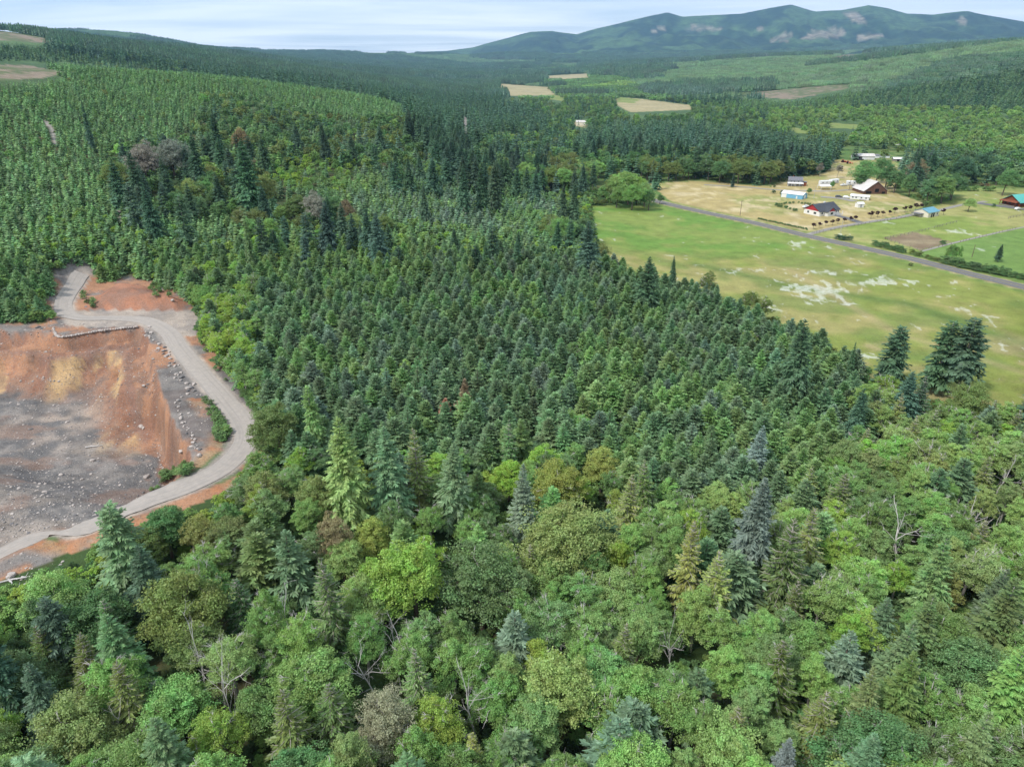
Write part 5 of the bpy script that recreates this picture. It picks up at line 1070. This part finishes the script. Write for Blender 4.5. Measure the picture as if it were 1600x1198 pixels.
# red and white house
r = gable('farmhouse', 'white house with red gables and a charcoal roof beside the dark driveway', 'house', (190, 424, 0), R_(28), 17.5, 11.5, 2.9, 3.4, 'white', 'shingle', .6, 'red')
for x in (-6.5, 5.5, 7.5): window(r, (x, -5.8, 1.7), 0, 1.3, 1.2)
door(r, (3.4, -5.83, 1.1), 0, 1.1, 2.1); window(r, (-8.8, -2.5, 1.6), R_(90), 1.8, 1.2); window(r, (-8.8, 2.5, 1.6), R_(90), 1.2, 1.2)
pw = MB()
for sgn in (0,):
    V = [(-1.0 + a, b, c) for a, b, c in [(-3.4, -8.2, -.3), (3.4, -8.2, -.3), (3.4, -8.2, 2.8), (0, -8.2, 5.0), (-3.4, -8.2, 2.8), (-3.4, -2, -.3), (3.4, -2, -.3), (3.4, -2, 2.8), (0, -2, 5.0), (-3.4, -2, 2.8)]]
    pw.add(V, [(0, 1, 2, 3, 4), (5, 9, 8, 7, 6), (0, 4, 9, 5), (1, 6, 7, 2)])
pw.obj('front_wing', M['white'], r)
for sg in (-1, 1):
    m = MB(); o = -1.0; m.add([(o, -8.7, 5.05), (o, -1, 5.05), (o + sg * 4.0, -1, 2.45), (o + sg * 4.0, -8.7, 2.45), (o, -8.7, 5.22), (o, -1, 5.22), (o + sg * 4.0, -1, 2.62), (o + sg * 4.0, -8.7, 2.62)], [(0, 1, 2, 3), (4, 7, 6, 5), (0, 3, 7, 4), (1, 5, 6, 2), (2, 6, 7, 3), (0, 4, 5, 1)]); m.obj('wing_roof', M['shingle'], r)
m = MB(); m.add([(-4.1, -8.26, 2.8), (2.1, -8.26, 2.8), (-1.0, -8.26, 4.85), (-4.1, -8.2, 2.8), (2.1, -8.2, 2.8), (-1.0, -8.2, 4.85)], [(0, 1, 2), (3, 5, 4), (0, 3, 4, 1), (1, 4, 5, 2), (2, 5, 3, 0)]); m.obj('gable_panel', M['red'], r)
window(r, (-1.0, -8.3, 1.6), 0, 2.0, 1.3); m = MB(); m.box((6.3, -7.3, .1), (5.5, 2.6, .3)); m.obj('porch_slab', M['concrete'], r)
for x in (3.9, 8.6): m = MB(); m.box((x, -8.3, 1.3), (.25, .25, 2.3)); m.obj('porch_post', M['white'], r)
m = MB(); m.box((3.0, 1.4, 6.0), (.9, .9, 1.6)); m.obj('chimney', M['white'], r)
# blue metal building
x, y, z = G(1240, 309)
r = gable('metal_shed', 'low blue metal building with a white roof near the round green tree', 'shed', (x, y, z), R_(-42), 17, 10, 3.2, 1.5, 'blue_metal', 'white_metal', .3, seams=8)
door(r, (-6.2, -5.03, 1.5), 0, 4.0, 2.9); door(r, (4.0, -5.03, 1.1), 0, 1.0, 2.1); door(r, (8.53, 0, 1.4), R_(90), 3.5, 2.8, 'white_metal'); m = MB(); m.box((8.52, 0, 3.15), (.05, 9.6, .12)); m.obj('trim', M['white_metal'], r)
# shop with blue roof
r = gable('workshop', 'cream workshop with a pale blue metal roof at the end of the plum tree row', 'workshop', (251, 418, 0), R_(31), 13, 10.5, 3.4, 2.1, 'cream', 'blue_roof', .5, seams=9)
door(r, (-2.2, -5.28, 1.4), 0, 1.3, 2.8, dark=True); door(r, (.2, -5.28, 1.4), 0, 1.6, 2.8, dark=True); window(r, (4.5, -5.28, 1.9), 0, 1.2, 1.0)
m = MB(); m.box((-8.6, 1.5, 2.4), (4.0, 7.0, .16)); m.obj('lean_to_roof', M['grey_shingle'], r)
for yy in (-1.8, 4.8): m = MB(); m.box((-10.4, yy, 1.1), (.2, .2, 2.5)); m.obj('post', M['wood'], r)
# two storey grey house
x, y, z = G(1244, 291)
r = gable('grey_farmhouse', 'two storey grey farmhouse with a white porch roof beyond the tan field', 'house', (x, y + 4, z), R_(-14), 12, 8.5, 5.2, 2.6, 'grey', 'grey_shingle', .5)
for x_, z_ in ((-4, 4.2), (-1, 4.2), (2.5, 4.2), (-4, 1.5), (2.5, 1.5)): window(r, (x_, -4.28, z_), 0, 1.1, 1.2)
door(r, (-.8, -4.28, 1.1), 0, 1.0, 2.1)
m = MB(); m.add([(-7, -4.3, 3.3), (7, -4.3, 3.3), (7, -7.2, 2.6), (-7, -7.2, 2.6), (-7, -4.3, 3.45), (7, -4.3, 3.45), (7, -7.2, 2.75), (-7, -7.2, 2.75)], [(0, 1, 2, 3), (4, 7, 6, 5), (0, 4, 5, 1), (1, 5, 6, 2), (2, 6, 7, 3), (3, 7, 4, 0)]); m.obj('porch_roof', M['white'], r)
for x_ in (-6.6, -3.3, 0, 3.3, 6.6): m = MB(); m.box((x_, -7.0, 1.2), (.18, .18, 2.9)); m.obj('porch_post', M['white'], r)
m = MB(); m.box((8.0, 1, 1.6), (4.5, 6, 3.6)); m.obj('side_wing', M['log'], r); m = MB(); m.box((8.1, 1, 3.5), (5.2, 6.8, .2)); m.obj('wing_roof', M['grey_shingle'], r)
m = MB(); m.box((-2, .6, 8.0), (.8, .8, 1.5)); m.obj('chimney', M['log'], r)
# log cabin with teal roof
x, y, z = G(1594, 322)
r = gable('log_cabin', 'reddish log cabin with a teal metal roof at the right edge', 'cabin', (x + 1.5, y + 4, z), R_(18), 15, 12, 3.2, 3.6, 'log', 'teal_roof', 1.0, seams=9)
for yy in (-3.2, 0.5, 3.6): window(r, (-7.55, yy, 1.7), R_(90), 1.5, 1.3, 'log')
m = MB(); m.box((-9.2, 0, .3), (3.2, 11, .25)); m.obj('deck', M['wood'], r)
for yy in (-5.2, 5.2): m = MB(); m.box((-10.4, yy, 1.4), (.3, .3, 2.6)); m.obj('deck_post', M['log'], r)
m = MB(); m.add([(-10.8, -6, 2.7), (-10.8, 6, 2.7), (-7.6, 6, 3.5), (-7.6, -6, 3.5), (-10.8, -6, 2.85), (-10.8, 6, 2.85), (-7.6, 6, 3.65), (-7.6, -6, 3.65)], [(0, 1, 2, 3), (4, 7, 6, 5), (0, 4, 5, 1), (1, 5, 6, 2), (2, 6, 7, 3), (3, 7, 4, 0)]); m.obj('deck_roof', M['log'], r)
# far machine shed on the rise
x, y, z = G(1350, 251)
r = gable('machine_shed', 'long open-fronted machine shed with a pale roof at the forest edge', 'shed', (x + 2, y + 8, z), R_(-6), 26, 14, 4.6, 2.6, 'white_metal', 'grey_metal' if 'grey_metal' in M else 'white_roof', .8, seams=10)
m = MB(); m.box((-8, -7.05, 2.0), (9.5, .2, 3.8)); m.obj('bay_shade', M['opening_shade'], r)  # dark panel on the solid wall, shade of the open bay painted in
for x_ in (-11.4, -8, -4.6): m = MB(); m.box((x_, -7.2, 2.0), (.3, .3, 4.2)); m.obj('post', M['wood'], r)
door(r, (5, -7.05, 1.9), 0, 5, 3.6)
x, y, z = G(1382, 250)
r = gable('annex', 'low grey-roofed annex right of the long machine shed', 'shed', (x + 2, y + 12, z), R_(-6), 18, 9, 3.0, 1.2, 'white_metal', 'grey_shingle', .5); door(r, (2, -4.55, 1.3), 0, 3, 2.5, 'grey')
x, y, z = G(1408, 254)
r = gable('small_shed', 'small white-roofed shed at the far right of the machine shed', 'shed', (x, y + 8, z), R_(-10), 8, 6, 2.4, 1.0, 'wood', 'white_metal', .5); door(r, (0, -3.05, 1.1), 0, 2, 2.1, dark=True)
# scattered far roofs in the woods
for (px, py, L, W, wm, rm, lb) in [(745, 259, 8, 6, 'white', 'white_metal', 'small white building glimpsed over the middle plantation, leftmost of three'), (762, 260, 7, 6, 'white', 'white_metal', 'small white building glimpsed over the middle plantation, middle of three'), (781, 261, 14, 6, 'white', 'white_metal', 'long white roof glimpsed over the middle plantation, rightmost of three'), (849, 288, 9, 7, 'cream', 'log', 'reddish roofed house half hidden by conifers above the meadow corner'), (1412, 222, 22, 9, 'white', 'white_metal', 'white barn roof showing over the dark firs at the right'), (909, 193, 16, 10, 'cream', 'white_roof', 'pale farm building in a clearing of the valley woods')]:
    x, y, z = at(px, py, 3.0)
    r = gable('house', lb, 'house', (x, y, z), R_(-8), L, W, 3.0 if py > 240 else 5.0, 1.8, wm, rm, .4); window(r, (-L * .25, -W / 2 - .03, 1.6), 0, 1.1, 1.0); window(r, (L * .28, -W / 2 - .03, 1.6), 0, 1.1, 1.0)
# long white trailer on the gravel pad
def trailer(label, loc, rz, L, W, hh, cat='trailer', wheels=True, roof='white_metal', body='white_metal'):
    r = empty('trailer', loc, rz); tag(r, label, cat, 'white trailers parked around the farmyard')
    b = MB(); b.prism([(-W / 2, .55), (W / 2, .55), (W / 2, hh - .25), (W / 2 - .25, hh), (-W / 2 + .25, hh), (-W / 2, hh - .25)], -L / 2, L / 2); b.obj('body', M[body], r)
    m = MB(); m.box((0, -W / 2 - .02, hh * .42), (L * .96, .05, .22)); m.obj('stripe', M['grey'], r)
    for k in range(max(2, int(L / 3))): window(r, (-L / 2 + (k + .7) * L / max(2, int(L / 3)) - .4, -W / 2 - .03, hh * .62), 0, .9, .6, body)
    door(r, (L * .08, -W / 2 - .03, 1.5), 0, .7, 1.7, 'white')
    for x_ in (-.55, .55):
        for y_ in (-1, 1):
            if wheels: m = MB(); m.tube([(x_ * 1.1, y_ * (W / 2 - .05) - .12, .38), (x_ * 1.1, y_ * (W / 2 - .05) + .12, .38)], .38, 12); m.obj('wheel', M['rubber'], r)
    if wheels: m = MB(); m.tube([(L / 2, 0, .6), (L / 2 + 1.3, 0, .55)], .07, 5); m.obj('hitch', M['chrome'], r)
    else: m = MB(); m.box((0, 0, .25), (L * .98, W * .96, .7)); m.obj('skirting', M['grey'], r)
    return r
x, y, z = G(1345, 312)
r = gable('mobile_home', 'long low white mobile home on the gravel pad in front of the barn', 'mobile home', (x, y + 2, z), R_(-32), 14, 7.5, 2.6, .9, 'white', 'white_metal', .4)
for q in (-5, -2.5, 1.5, 5): window(r, (q, -3.78, 1.6), 0, 1.2, .9)
door(r, (0, -3.78, 1.2), 0, .9, 2.0); m = MB(); m.box((3.0, -5.0, .25), (5, 2.6, .3)); m.obj('deck', M['wood'], r)
x, y, z = G(1342, 324); r = gable('garden_shed', 'small white shed in front of the long mobile home', 'shed', (x, y, z), R_(10), 4.2, 3.2, 2.3, .8, 'white', 'white_metal', .25); door(r, (0, -1.63, 1.0), 0, 1.1, 1.9, 'grey')
for (px, py, rz, L, lb) in [(1289, 289, 10, 10, 'larger white camper trailer parked behind the small round tree'), (1302, 287, 25, 8, 'second white camper trailer, right of the larger one'), (1329, 290, -20, 7, 'white trailer between the campers and the barn')]:
    x, y, z = G(px, py); trailer(lb, (x, y, z), R_(rz), L, 2.5, 3.3)
x, y, z = G(1287, 296); r = empty('carport', (x, y, z), R_(5)); tag(r, 'white roofed carport in front of the camper trailers', 'carport')
m = MB(); m.prism([(-3, 2.5), (3, 2.5), (3, 2.62), (0, 3.5), (-3, 2.62)], -4, 4); m.obj('roof', M['white_metal'], r)
for x_ in (-3.8, 3.8):
    for y_ in (-2.8, 2.8): m = MB(); m.box((x_, y_, 1.2), (.14, .14, 2.6)); m.obj('post', M['white_metal'], r)
# vehicles
def car(name, label, cat, loc, rz, paint, pickup=False, sc_=1.0):
    r = empty(name, loc, rz, sc_); tag(r, label, cat, 'vehicles parked at the farms')
    L, W = (5.4, 1.95) if pickup else (4.6, 1.8); b = MB()
    prof = [(-L / 2, .35), (L / 2, .35), (L / 2, .85), (L * .40, .98), (L * .14, 1.02), (L * .02, 1.72), (-L * .14, 1.74), (-L * .16, 1.05), (-L / 2, 1.02)] if pickup else [(-L / 2, .35), (L / 2, .35), (L / 2, .75), (L * .30, .95), (L * .12, 1.45), (-L * .28, 1.48), (-L * .46, .98), (-L / 2, .9)]
    n = len(prof); V = [(a, -W / 2 * (1 if c < 1.1 else .82), c) for a, c in prof] + [(a, W / 2 * (1 if c < 1.1 else .82), c) for a, c in prof]
    b.add(V, [tuple(range(n)), tuple(range(n, 2 * n))[::-1]] + [(i, n + i, n + (i + 1) % n, (i + 1) % n) for i in range(n)]); b.obj('body', M[paint], r)
    g = MB(); (g.box((-L * .06, 0, 1.40), (L * .20, W * .86, .38)) if pickup else g.box((-L * .07, 0, 1.22), (L * .42, W * .93, .34), 0, .88)); g.obj('side_windows', M['glass'], r)
    for x_ in (-L * .31, L * .31):
        for y_ in (-1, 1):
            m = MB(); m.tube([(x_, y_ * (W / 2 - .1) - .11, .34), (x_, y_ * (W / 2 - .1) + .11, .34)], .34, 12); wv = m.obj('wheel', M['rubber'], r)
            m = MB(); m.tube([(x_, y_ * (W / 2 + .02) - .01, .34), (x_, y_ * (W / 2 + .02) + .01, .34)], .19, 8); m.obj('rim', M['chrome'], wv)
    return r
for px, py, rz, p, pk, lb in [(1590, 328, 20, 'white_metal', False, 'white car parked in front of the log cabin'), (1259, 325, 30, 'white_metal', True, 'white pickup parked left of the red and white house'), (1310, 309, -20, 'dark_paint', False, 'dark car standing on the gravel pad'), (1322, 310, -25, 'white_metal', False, 'white car at the left end of the mobile home'), (1318, 291, 10, 'white_metal', True, 'white pickup between the trailers and the barn'), (1336, 293, 15, 'grey', False, 'grey car left of the barn'), (1344, 251, 0, 'dark_paint', True, 'dark pickup by the open machine shed'), (1302, 333, 30, 'white_metal', False, 'white car at the right end of the red and white house')]:
    x, y, z = G(px, py); car('pickup' if pk else 'parked_car', lb, 'pickup' if pk else 'car', (x, y, z + .15), R_(rz), p, pk)
def tractor(label, loc, rz):
    r = empty('tractor', loc, rz); tag(r, label, 'tractor', 'red tractors by the machine shed')
    m = MB(); m.box((1.1, 0, 1.25), (2.0, .9, .9)); m.box((-.5, 0, 1.0), (1.6, 1.0, .5)); m.obj('body', M['tractor_red'], r)
    m = MB(); m.box((-.6, 0, 2.6), (1.6, 1.5, .14)); m.obj('cab_roof', M['tractor_red'], r); m = MB(); m.box((-.6, 0, 1.9), (1.3, 1.2, 1.2), 0, .9); m.obj('cab', M['glass'], r)
    for x_, q in ((-.8, .85), (1.6, .5)):
        for y_ in (-1, 1): m = MB(); m.tube([(x_, y_ * .85 - .22, q), (x_, y_ * .85 + .22, q)], q, 14); m.obj('wheel', M['rubber'], r)
    m = MB(); m.box((3.2, 0, .7), (.8, 2.0, .7)); m.obj('bucket', M['tractor_red'], r)
for px, py, rz, lb in [(1317, 254, 10, 'red tractor left of the open machine shed'), (1325, 256, -20, 'red tractor nearest to the open machine shed')]:
    x, y, z = G(px, py); tractor(lb, (x, y, z), R_(rz))
# plum trees along the driveway, clipped bushes, hedges, poplars
def plums():
    f, tr, _ = broadleaf('plum_crown', 301, 3.6, 1.55, .9, lobes=10, subs=6, per=26, ls=.32, top=.45, limbs=4, trunk_r=.07)
    z4 = lambda a, b: (1100 + a / 3.2, 220 + b / 3.2); P = [(545, 442), (573, 436), (605, 427), (640, 424), (668, 418), (699, 412), (728, 408), (753, 403), (833, 392), (865, 384), (890, 378), (922, 373), (950, 366), (1003, 359), (1028, 355), (1054, 349), (1080, 344), (1104, 339), (1195, 372)]
    for i, p in enumerate(P):
        x, y, z = G(*z4(*p)); s = [1, .95, .9, .95, 1, .9, 1, .95, 1.35, 1.1, .95, .9, 1.15, 1.1, 1.1, 1.3, 1.05, 1.0, 1.1][i]; r = empty('plum_tree', (x, y, z), i * 1.3, s)
        tag(r, 'round purple-leaved tree, %s along the driveway counting from the road' % ORD[i].replace('nearest', 'first') if i < 18 else 'round purple-leaved tree on the right side of the blue-roofed workshop', 'plum tree', 'purple plum trees along the driveway')
        for nm, me in (('crown', f), ('trunk', tr)): o = link(bpy.data.objects.new(nm, me)); o.parent = r; o['tint'] = (.055, .016, .022)
    def shrub(px, py, h, tone, label, wide=1.0, v=0, name='shrub', cat='shrub', group='clipped shrubs and hedge plants on the farm'):
        x, y, z = G(px, py); t = KIND['bush'][v % 4]; s = h / 5.2; r = empty(name, (x, y, z - .1), v * 1.7, (s * wide, s * wide, s)); tag(r, label, cat, group)
        for nm, me in t['parts'].items(): o = link(bpy.data.objects.new(nm, me)); o.parent = r; o['tint'] = tuple(map(float, jit(tone, .1)))
    def line(a, b, n, h, tone, lab, wide=1.0, cat='hedge', bowed=0):
        for i in range(n): u = i / max(1, n - 1); shrub(a[0] + (b[0] - a[0]) * u + rng.normal(0, .6), a[1] + (b[1] - a[1]) * u + bowed * 4 * u * (1 - u) + rng.normal(0, .25), h * rng.uniform(.85, 1.12), tone, '%s, %s from its left end' % (lab, ORD[i].replace('nearest', 'first')), wide, i, 'hedge_plant', 'hedge plant')
    line((1184, 342.5), (1261, 359.5), 42, 1.5, 'deep', 'small hedge plant in the long low row beside the road', .8)
    line((1212, 322), (1243, 331), 8, 2.3, 'deep', 'rounded garden bush left of the red and white house', 1.0)
    line((1213, 321), (1238, 318.5), 7, 2.0, 'deep', 'rounded bush of the back garden hedge', 1.0)
    line((1248, 318), (1270, 322), 6, 1.9, 'deep', 'bush in the hedge behind the red and white house', 1.0)
    line((1476, 412), (1572, 432), 17, 4.4, 'deep', 'tall bush of the dark roadside hedge', 1.1)
    line((1366, 384), (1412, 395), 10, 3.6, 'deep', 'bush of the hedge below the brown paddock', 1.05)
    line((1424, 398), (1436, 401), 3, 3.2, 'moss', 'bush of the short gap in the roadside hedge', 1.0)
    line((1448, 404), (1466, 409), 4, 2.6, 'moss', 'low bush at the left end of the roadside hedge', 1.1)
    line((1584, 434), (1606, 438), 3, 3.8, 'deep', 'bush at the right edge beside the road', 1.2)
    line((1308, 374), (1327, 376), 4, 3.2, 'dark', 'dark bush clump beside the driveway mouth', 1.2)
    for px, py, h, tn, lb in [(1423, 416, 2.2, 'moss', 'single olive bush on the meadow side of the road'), (1208, 303, 3.4, 'dark', 'small upright dark shrub left of the blue metal building'), (1221, 305, 4.6, 'dark', 'taller upright dark shrub close to the blue metal building'), (1210, 293, 2.4, 'moss', 'rounded shrub left of the grey farmhouse'), (1203, 292, 2.0, 'pale', 'pale flowering shrub left of the grey farmhouse'), (1473, 382, 3.2, 'deep', 'dark shrub at the corner of the brown paddock'), (1533, 292, 3.5, 'brown', 'brownish bush in the green pasture'), (1541, 293, 3.6, 'brown', 'second brownish bush in the green pasture, right of its twin'), (1552, 324, 3.0, 'deep', 'slim young tree beside the cabin drive')]:
        shrub(px, py, h, tn, lb, 1.0 if h < 4 else .6, int(px))
    for a, b, n in ((1390, 296, 4), (1500, 300, 5)):
        for i in range(n): shrub(a + 12 * i + rng.normal(0, 2), b - 1 + rng.normal(0, 1), 4.5, 'mid', 'green thicket bush behind the barn pasture, %s from the left of group %s' % (ORD[i].replace('nearest', 'first'), 'one' if a < 1400 else 'two'), 1.3, i, 'thicket_bush', 'thicket bush')
    g_, tr_ = KIND['bush'][1]['parts']['crown'], KIND['bush'][1]['parts']['trunk']
    for i, (px, py, h) in enumerate([(1477, 404, 7.5), (1481, 404, 9.5), (1486, 405, 10), (1490, 405, 9), (1497, 406, 9.5)]):
        x, y, z = G(px, py); r = empty('poplar_tree', (x, y, z), i, (h * .052, h * .052, h / 5.2)); tag(r, 'narrow upright poplar by the road hedge, %s from the left' % ORD[i].replace('nearest', 'first'), 'poplar', 'row of narrow poplars')
        for nm, me in (('crown', g_), ('trunk', tr_)): o = link(bpy.data.objects.new(nm, me)); o.parent = r; o['tint'] = tuple(map(float, jit('mid', .08)))
    x, y, z = G(1557, 409); r = make_tree('fir', 1, x, y, z, 8.5, 0, T['dark'], wide=1.1); tag(r, 'small dark conifer standing by the hedge near the right edge', 'fir', GRP['fir'])
plums()
def pole(px, py, h, lb, arm=True, pale=False):
    x, y, z = G(px, py); r = empty('utility_pole', (x, y, z), R_(30)); tag(r, lb, 'utility pole', 'utility poles on the farmland')
    m = MB(); m.tube([(0, 0, -.5), (0, 0, h)], [.17, .11], 7); m.obj('post', M['concrete' if pale else 'pole'], r)
    if arm: m = MB(); m.box((0, 0, h - .6), (2.2, .12, .14)); m.obj('crossarm', M['pole'], r)
for a in [(1156, 337, 9, 'dark utility pole in the tan field beside the road', True), (1313, 364, 7, 'pale utility pole beside the driveway mouth', False, True), (1271, 311, 8, 'pale pole right of the blue metal building', False, True), (1326, 298, 8, 'utility pole left of the barn', True), (1518, 402, 6, 'thin pole behind the roadside hedge', False)]: pole(*a)
def fence(pts, label, n, rail=True):
    P = resample([aat(a, b, 0) for a, b in pts], 3); k = np.linspace(0, len(P) - 1, n).astype(int); Q = [(P[i][0], P[i][1], h1(P[i][0], P[i][1])) for i in k]
    c = Q[0]; r = empty('farm_fence', c); tag(r, label, 'fence', 'farm fences'); Q = [(a - c[0], b - c[1], d - c[2]) for a, b, d in Q]
    for q in Q: m = MB(); m.box((q[0], q[1], .6), (.16, .16, 1.5)); m.obj('post', M['wood'], r)
    for zz_ in ((.5, .95, 1.25) if rail else (1.0,)): m = MB(); m.tube([(q[0], q[1], q[2] + zz_) for q in Q], .05 if rail else .03, 4); m.obj('rail', M['wood'], r)
fence([(1268, 366), (1345, 352), (1400, 343), (1432, 338)], 'rail fence along the lower side of the gravel driveway', 26)
fence([(1383, 374), (1440, 362), (1478, 352), (1494, 348)], 'post fence crossing the pasture above the brown paddock', 20)
fence([(1443, 391), (1500, 379), (1586, 358)], 'fence beside the pale path between the pastures', 24, False)
fence([(1575, 342), (1605, 336)], 'dark rail fence below the log cabin', 8)
fence([(1383, 374), (1410, 385), (1440, 393)], 'short fence on the near side of the brown paddock', 9, False)
# a pale plank bench under the twin firs, boulders on the quarry rim, stones and felled wood
x, y, z = at(1517, 622, 0); r = empty('picnic_bench', (x, y, z), R_(10)); tag(r, 'pale wooden bench on the grass under the two tall dark firs', 'bench')
m = MB(); m.box((0, 0, .5), (2.6, .9, .12)); m.obj('seat', M['white'], r)
for x_ in (-1, 1): m = MB(); m.box((x_, 0, .2), (.14, .8, .5)); m.obj('leg', M['wood'], r)
def boulder_mesh(seed, mat):
    g = np.random.default_rng(seed); bm = __import__('bmesh').new(); __import__('bmesh').ops.create_icosphere(bm, subdivisions=2, radius=1.0)
    ax = nrm(g.normal(size=(9, 3))); 
    for v in bm.verts:
        p = np.array(v.co); 
        for a in ax:
            d = p @ a - g.uniform(.55, .8) * 1.0
            if d > 0: p = p - a * d * .85
        v.co = p * (1.15, .9, .72)
    me = bpy.data.meshes.new('boulder'); bm.to_mesh(me); bm.free(); me.materials.append(mat); return me
BL = [boulder_mesh(i, M['rock']) for i in range(5)] + [boulder_mesh(9 + i, M['dark_rock']) for i in range(2)]
def boulder(px, py, s, v, label, group): 
    x, y, z = at(px, py, 0); o = link(bpy.data.objects.new('boulder', BL[v % len(BL)])); o.location = (x, y, z + s * .25); o.scale = (s, s, s); o.rotation_euler = (0, 0, v * 2.1); tag(o, label, 'boulder', group)
rl = [(84, 513), (86, 519), (88, 524), (93, 527), (100, 526.5), (112, 525), (126, 522.5), (140, 520), (155, 517.5), (170, 515.5), (185, 514), (200, 512.5), (214, 511)]
k = 0
for i in range(44):
    u = i / 43 * (len(rl) - 1); a = min(int(u), len(rl) - 2); f_ = u - a; px, py = rl[a][0] + (rl[a + 1][0] - rl[a][0]) * f_, rl[a][1] + (rl[a + 1][1] - rl[a][1]) * f_
    boulder(px, py, float(rng.uniform(.35, .62)), int(rng.integers(0, 5)), 'pale boulder in the row along the upper quarry rim, %s from the left' % ORD[i].replace('nearest', 'first'), 'boulders lining the upper quarry rim')
for i in range(78):
    u = i / 77; py = 511 + 195 * u + rng.normal(0, 2); px = float(np.interp(py, [511, 530, 560, 590, 612, 625, 660, 706], [228, 238, 262, 284, 300, 276, 288, 312])) + rng.normal(0, 3.5 + 4 * (.15 < u < .5)); s = float(rng.uniform(.3, .75) * (1.0 if u < .5 else .65))
    boulder(px, py, s, int(rng.integers(0, 7)), 'boulder on the bank between quarry rim and road, %s from the top' % ORD[i].replace('nearest', 'first'), 'boulders on the bank between rim and road')
for i, (px, py, s) in enumerate([(222, 667, .8), (225, 669, .6), (230, 745, .8), (145, 720, .6), (225, 603, .5), (60, 512, .7), (65, 514, .5), (284, 706, .7), (312, 712, .6), (300, 698, .5), (270, 470, .7), (18, 900, .8), (135, 480, .5)]):
    boulder(px, py, s, i, 'loose boulder lying apart in the quarry, %s counted from the pit floor outwards' % ORD[i].replace('nearest', 'first'), 'loose boulders in and around the quarry')
def rubble():
    P = []
    for a, b, c, d, n in [(0, 600, 250, 840, 1200), (225, 520, 300, 620, 300), (0, 520, 230, 600, 700), (120, 470, 160, 484, 50), (-10, 800, 200, 850, 200), (20, 895, 110, 935, 40), (300, 620, 340, 700, 60)]:
        for _ in range(n):
            q = aat(rng.uniform(a, c), rng.uniform(b, d), 6); P.append((q[0], q[1]))
    P = np.array(P); k = distpoly(P[:, 0], P[:, 1], ROAD, False) > 3.4; P = P[k]; P = np.concatenate([P, hgt(P[:, 0], P[:, 1])[:, None]], 1)
    scatter('quarry_rubble', BL, P, rng.uniform(0, 6, len(P)), np.clip(rng.lognormal(-1.9, .45, len(P)), .08, .55), np.ones((len(P), 3)), rng.integers(0, 7, len(P)), 'small loose stones strewn over the quarry floor and slopes', 'stones')
rubble()
for i, (px, py, rz, L) in enumerate([(30, 905, 20, 6), (45, 912, 50, 5), (62, 908, -15, 7), (75, 915, 35, 4), (20, 915, -40, 5), (148, 698, 15, 4)]):
    x, y, z = at(px, py, 0); m = MB(); m.tube([(-L / 2, 0, .15), (-L / 6, .15, .22), (L / 6, -.1, .25), (L / 2, .1, .2)], [.16, .14, .11, .05], 6)
    for q in range(4): m.tube([(-L / 4 + q * L / 5, 0, .2), (-L / 4 + q * L / 5 + .4, (-1) ** q * .7, .55)], [.05, .02], 4)
    o = m.obj('fallen_log', M['twig']); o.location = (x, y, z); o.rotation_euler = (0, 0, R_(rz)); tag(o, 'bleached fallen log below the quarry road, %s in the pile' % ORD[i].replace('nearest', 'first') if i < 5 else 'thin bleached log lying on the quarry floor', 'log', 'bleached logs near the quarry road')

# ------------------------------------------------------------------ the air
def haze():
    m, t, out = new_mat('haze'); v = N(t, 'ShaderNodeVolumePrincipled', {'Color': (.36, .63, 1.0, 1), 'Density': 4.6e-5, 'Anisotropy': 0.2}); t.links.new(v.outputs[0], out.inputs['Volume'])
    mb = MB(); mb.box((0, 0, 600), (34200, 34200, 1260)); o = mb.obj('haze', m); tag(o, 'thin blue haze over the valley and mountains', 'haze', kind='stuff')
haze()
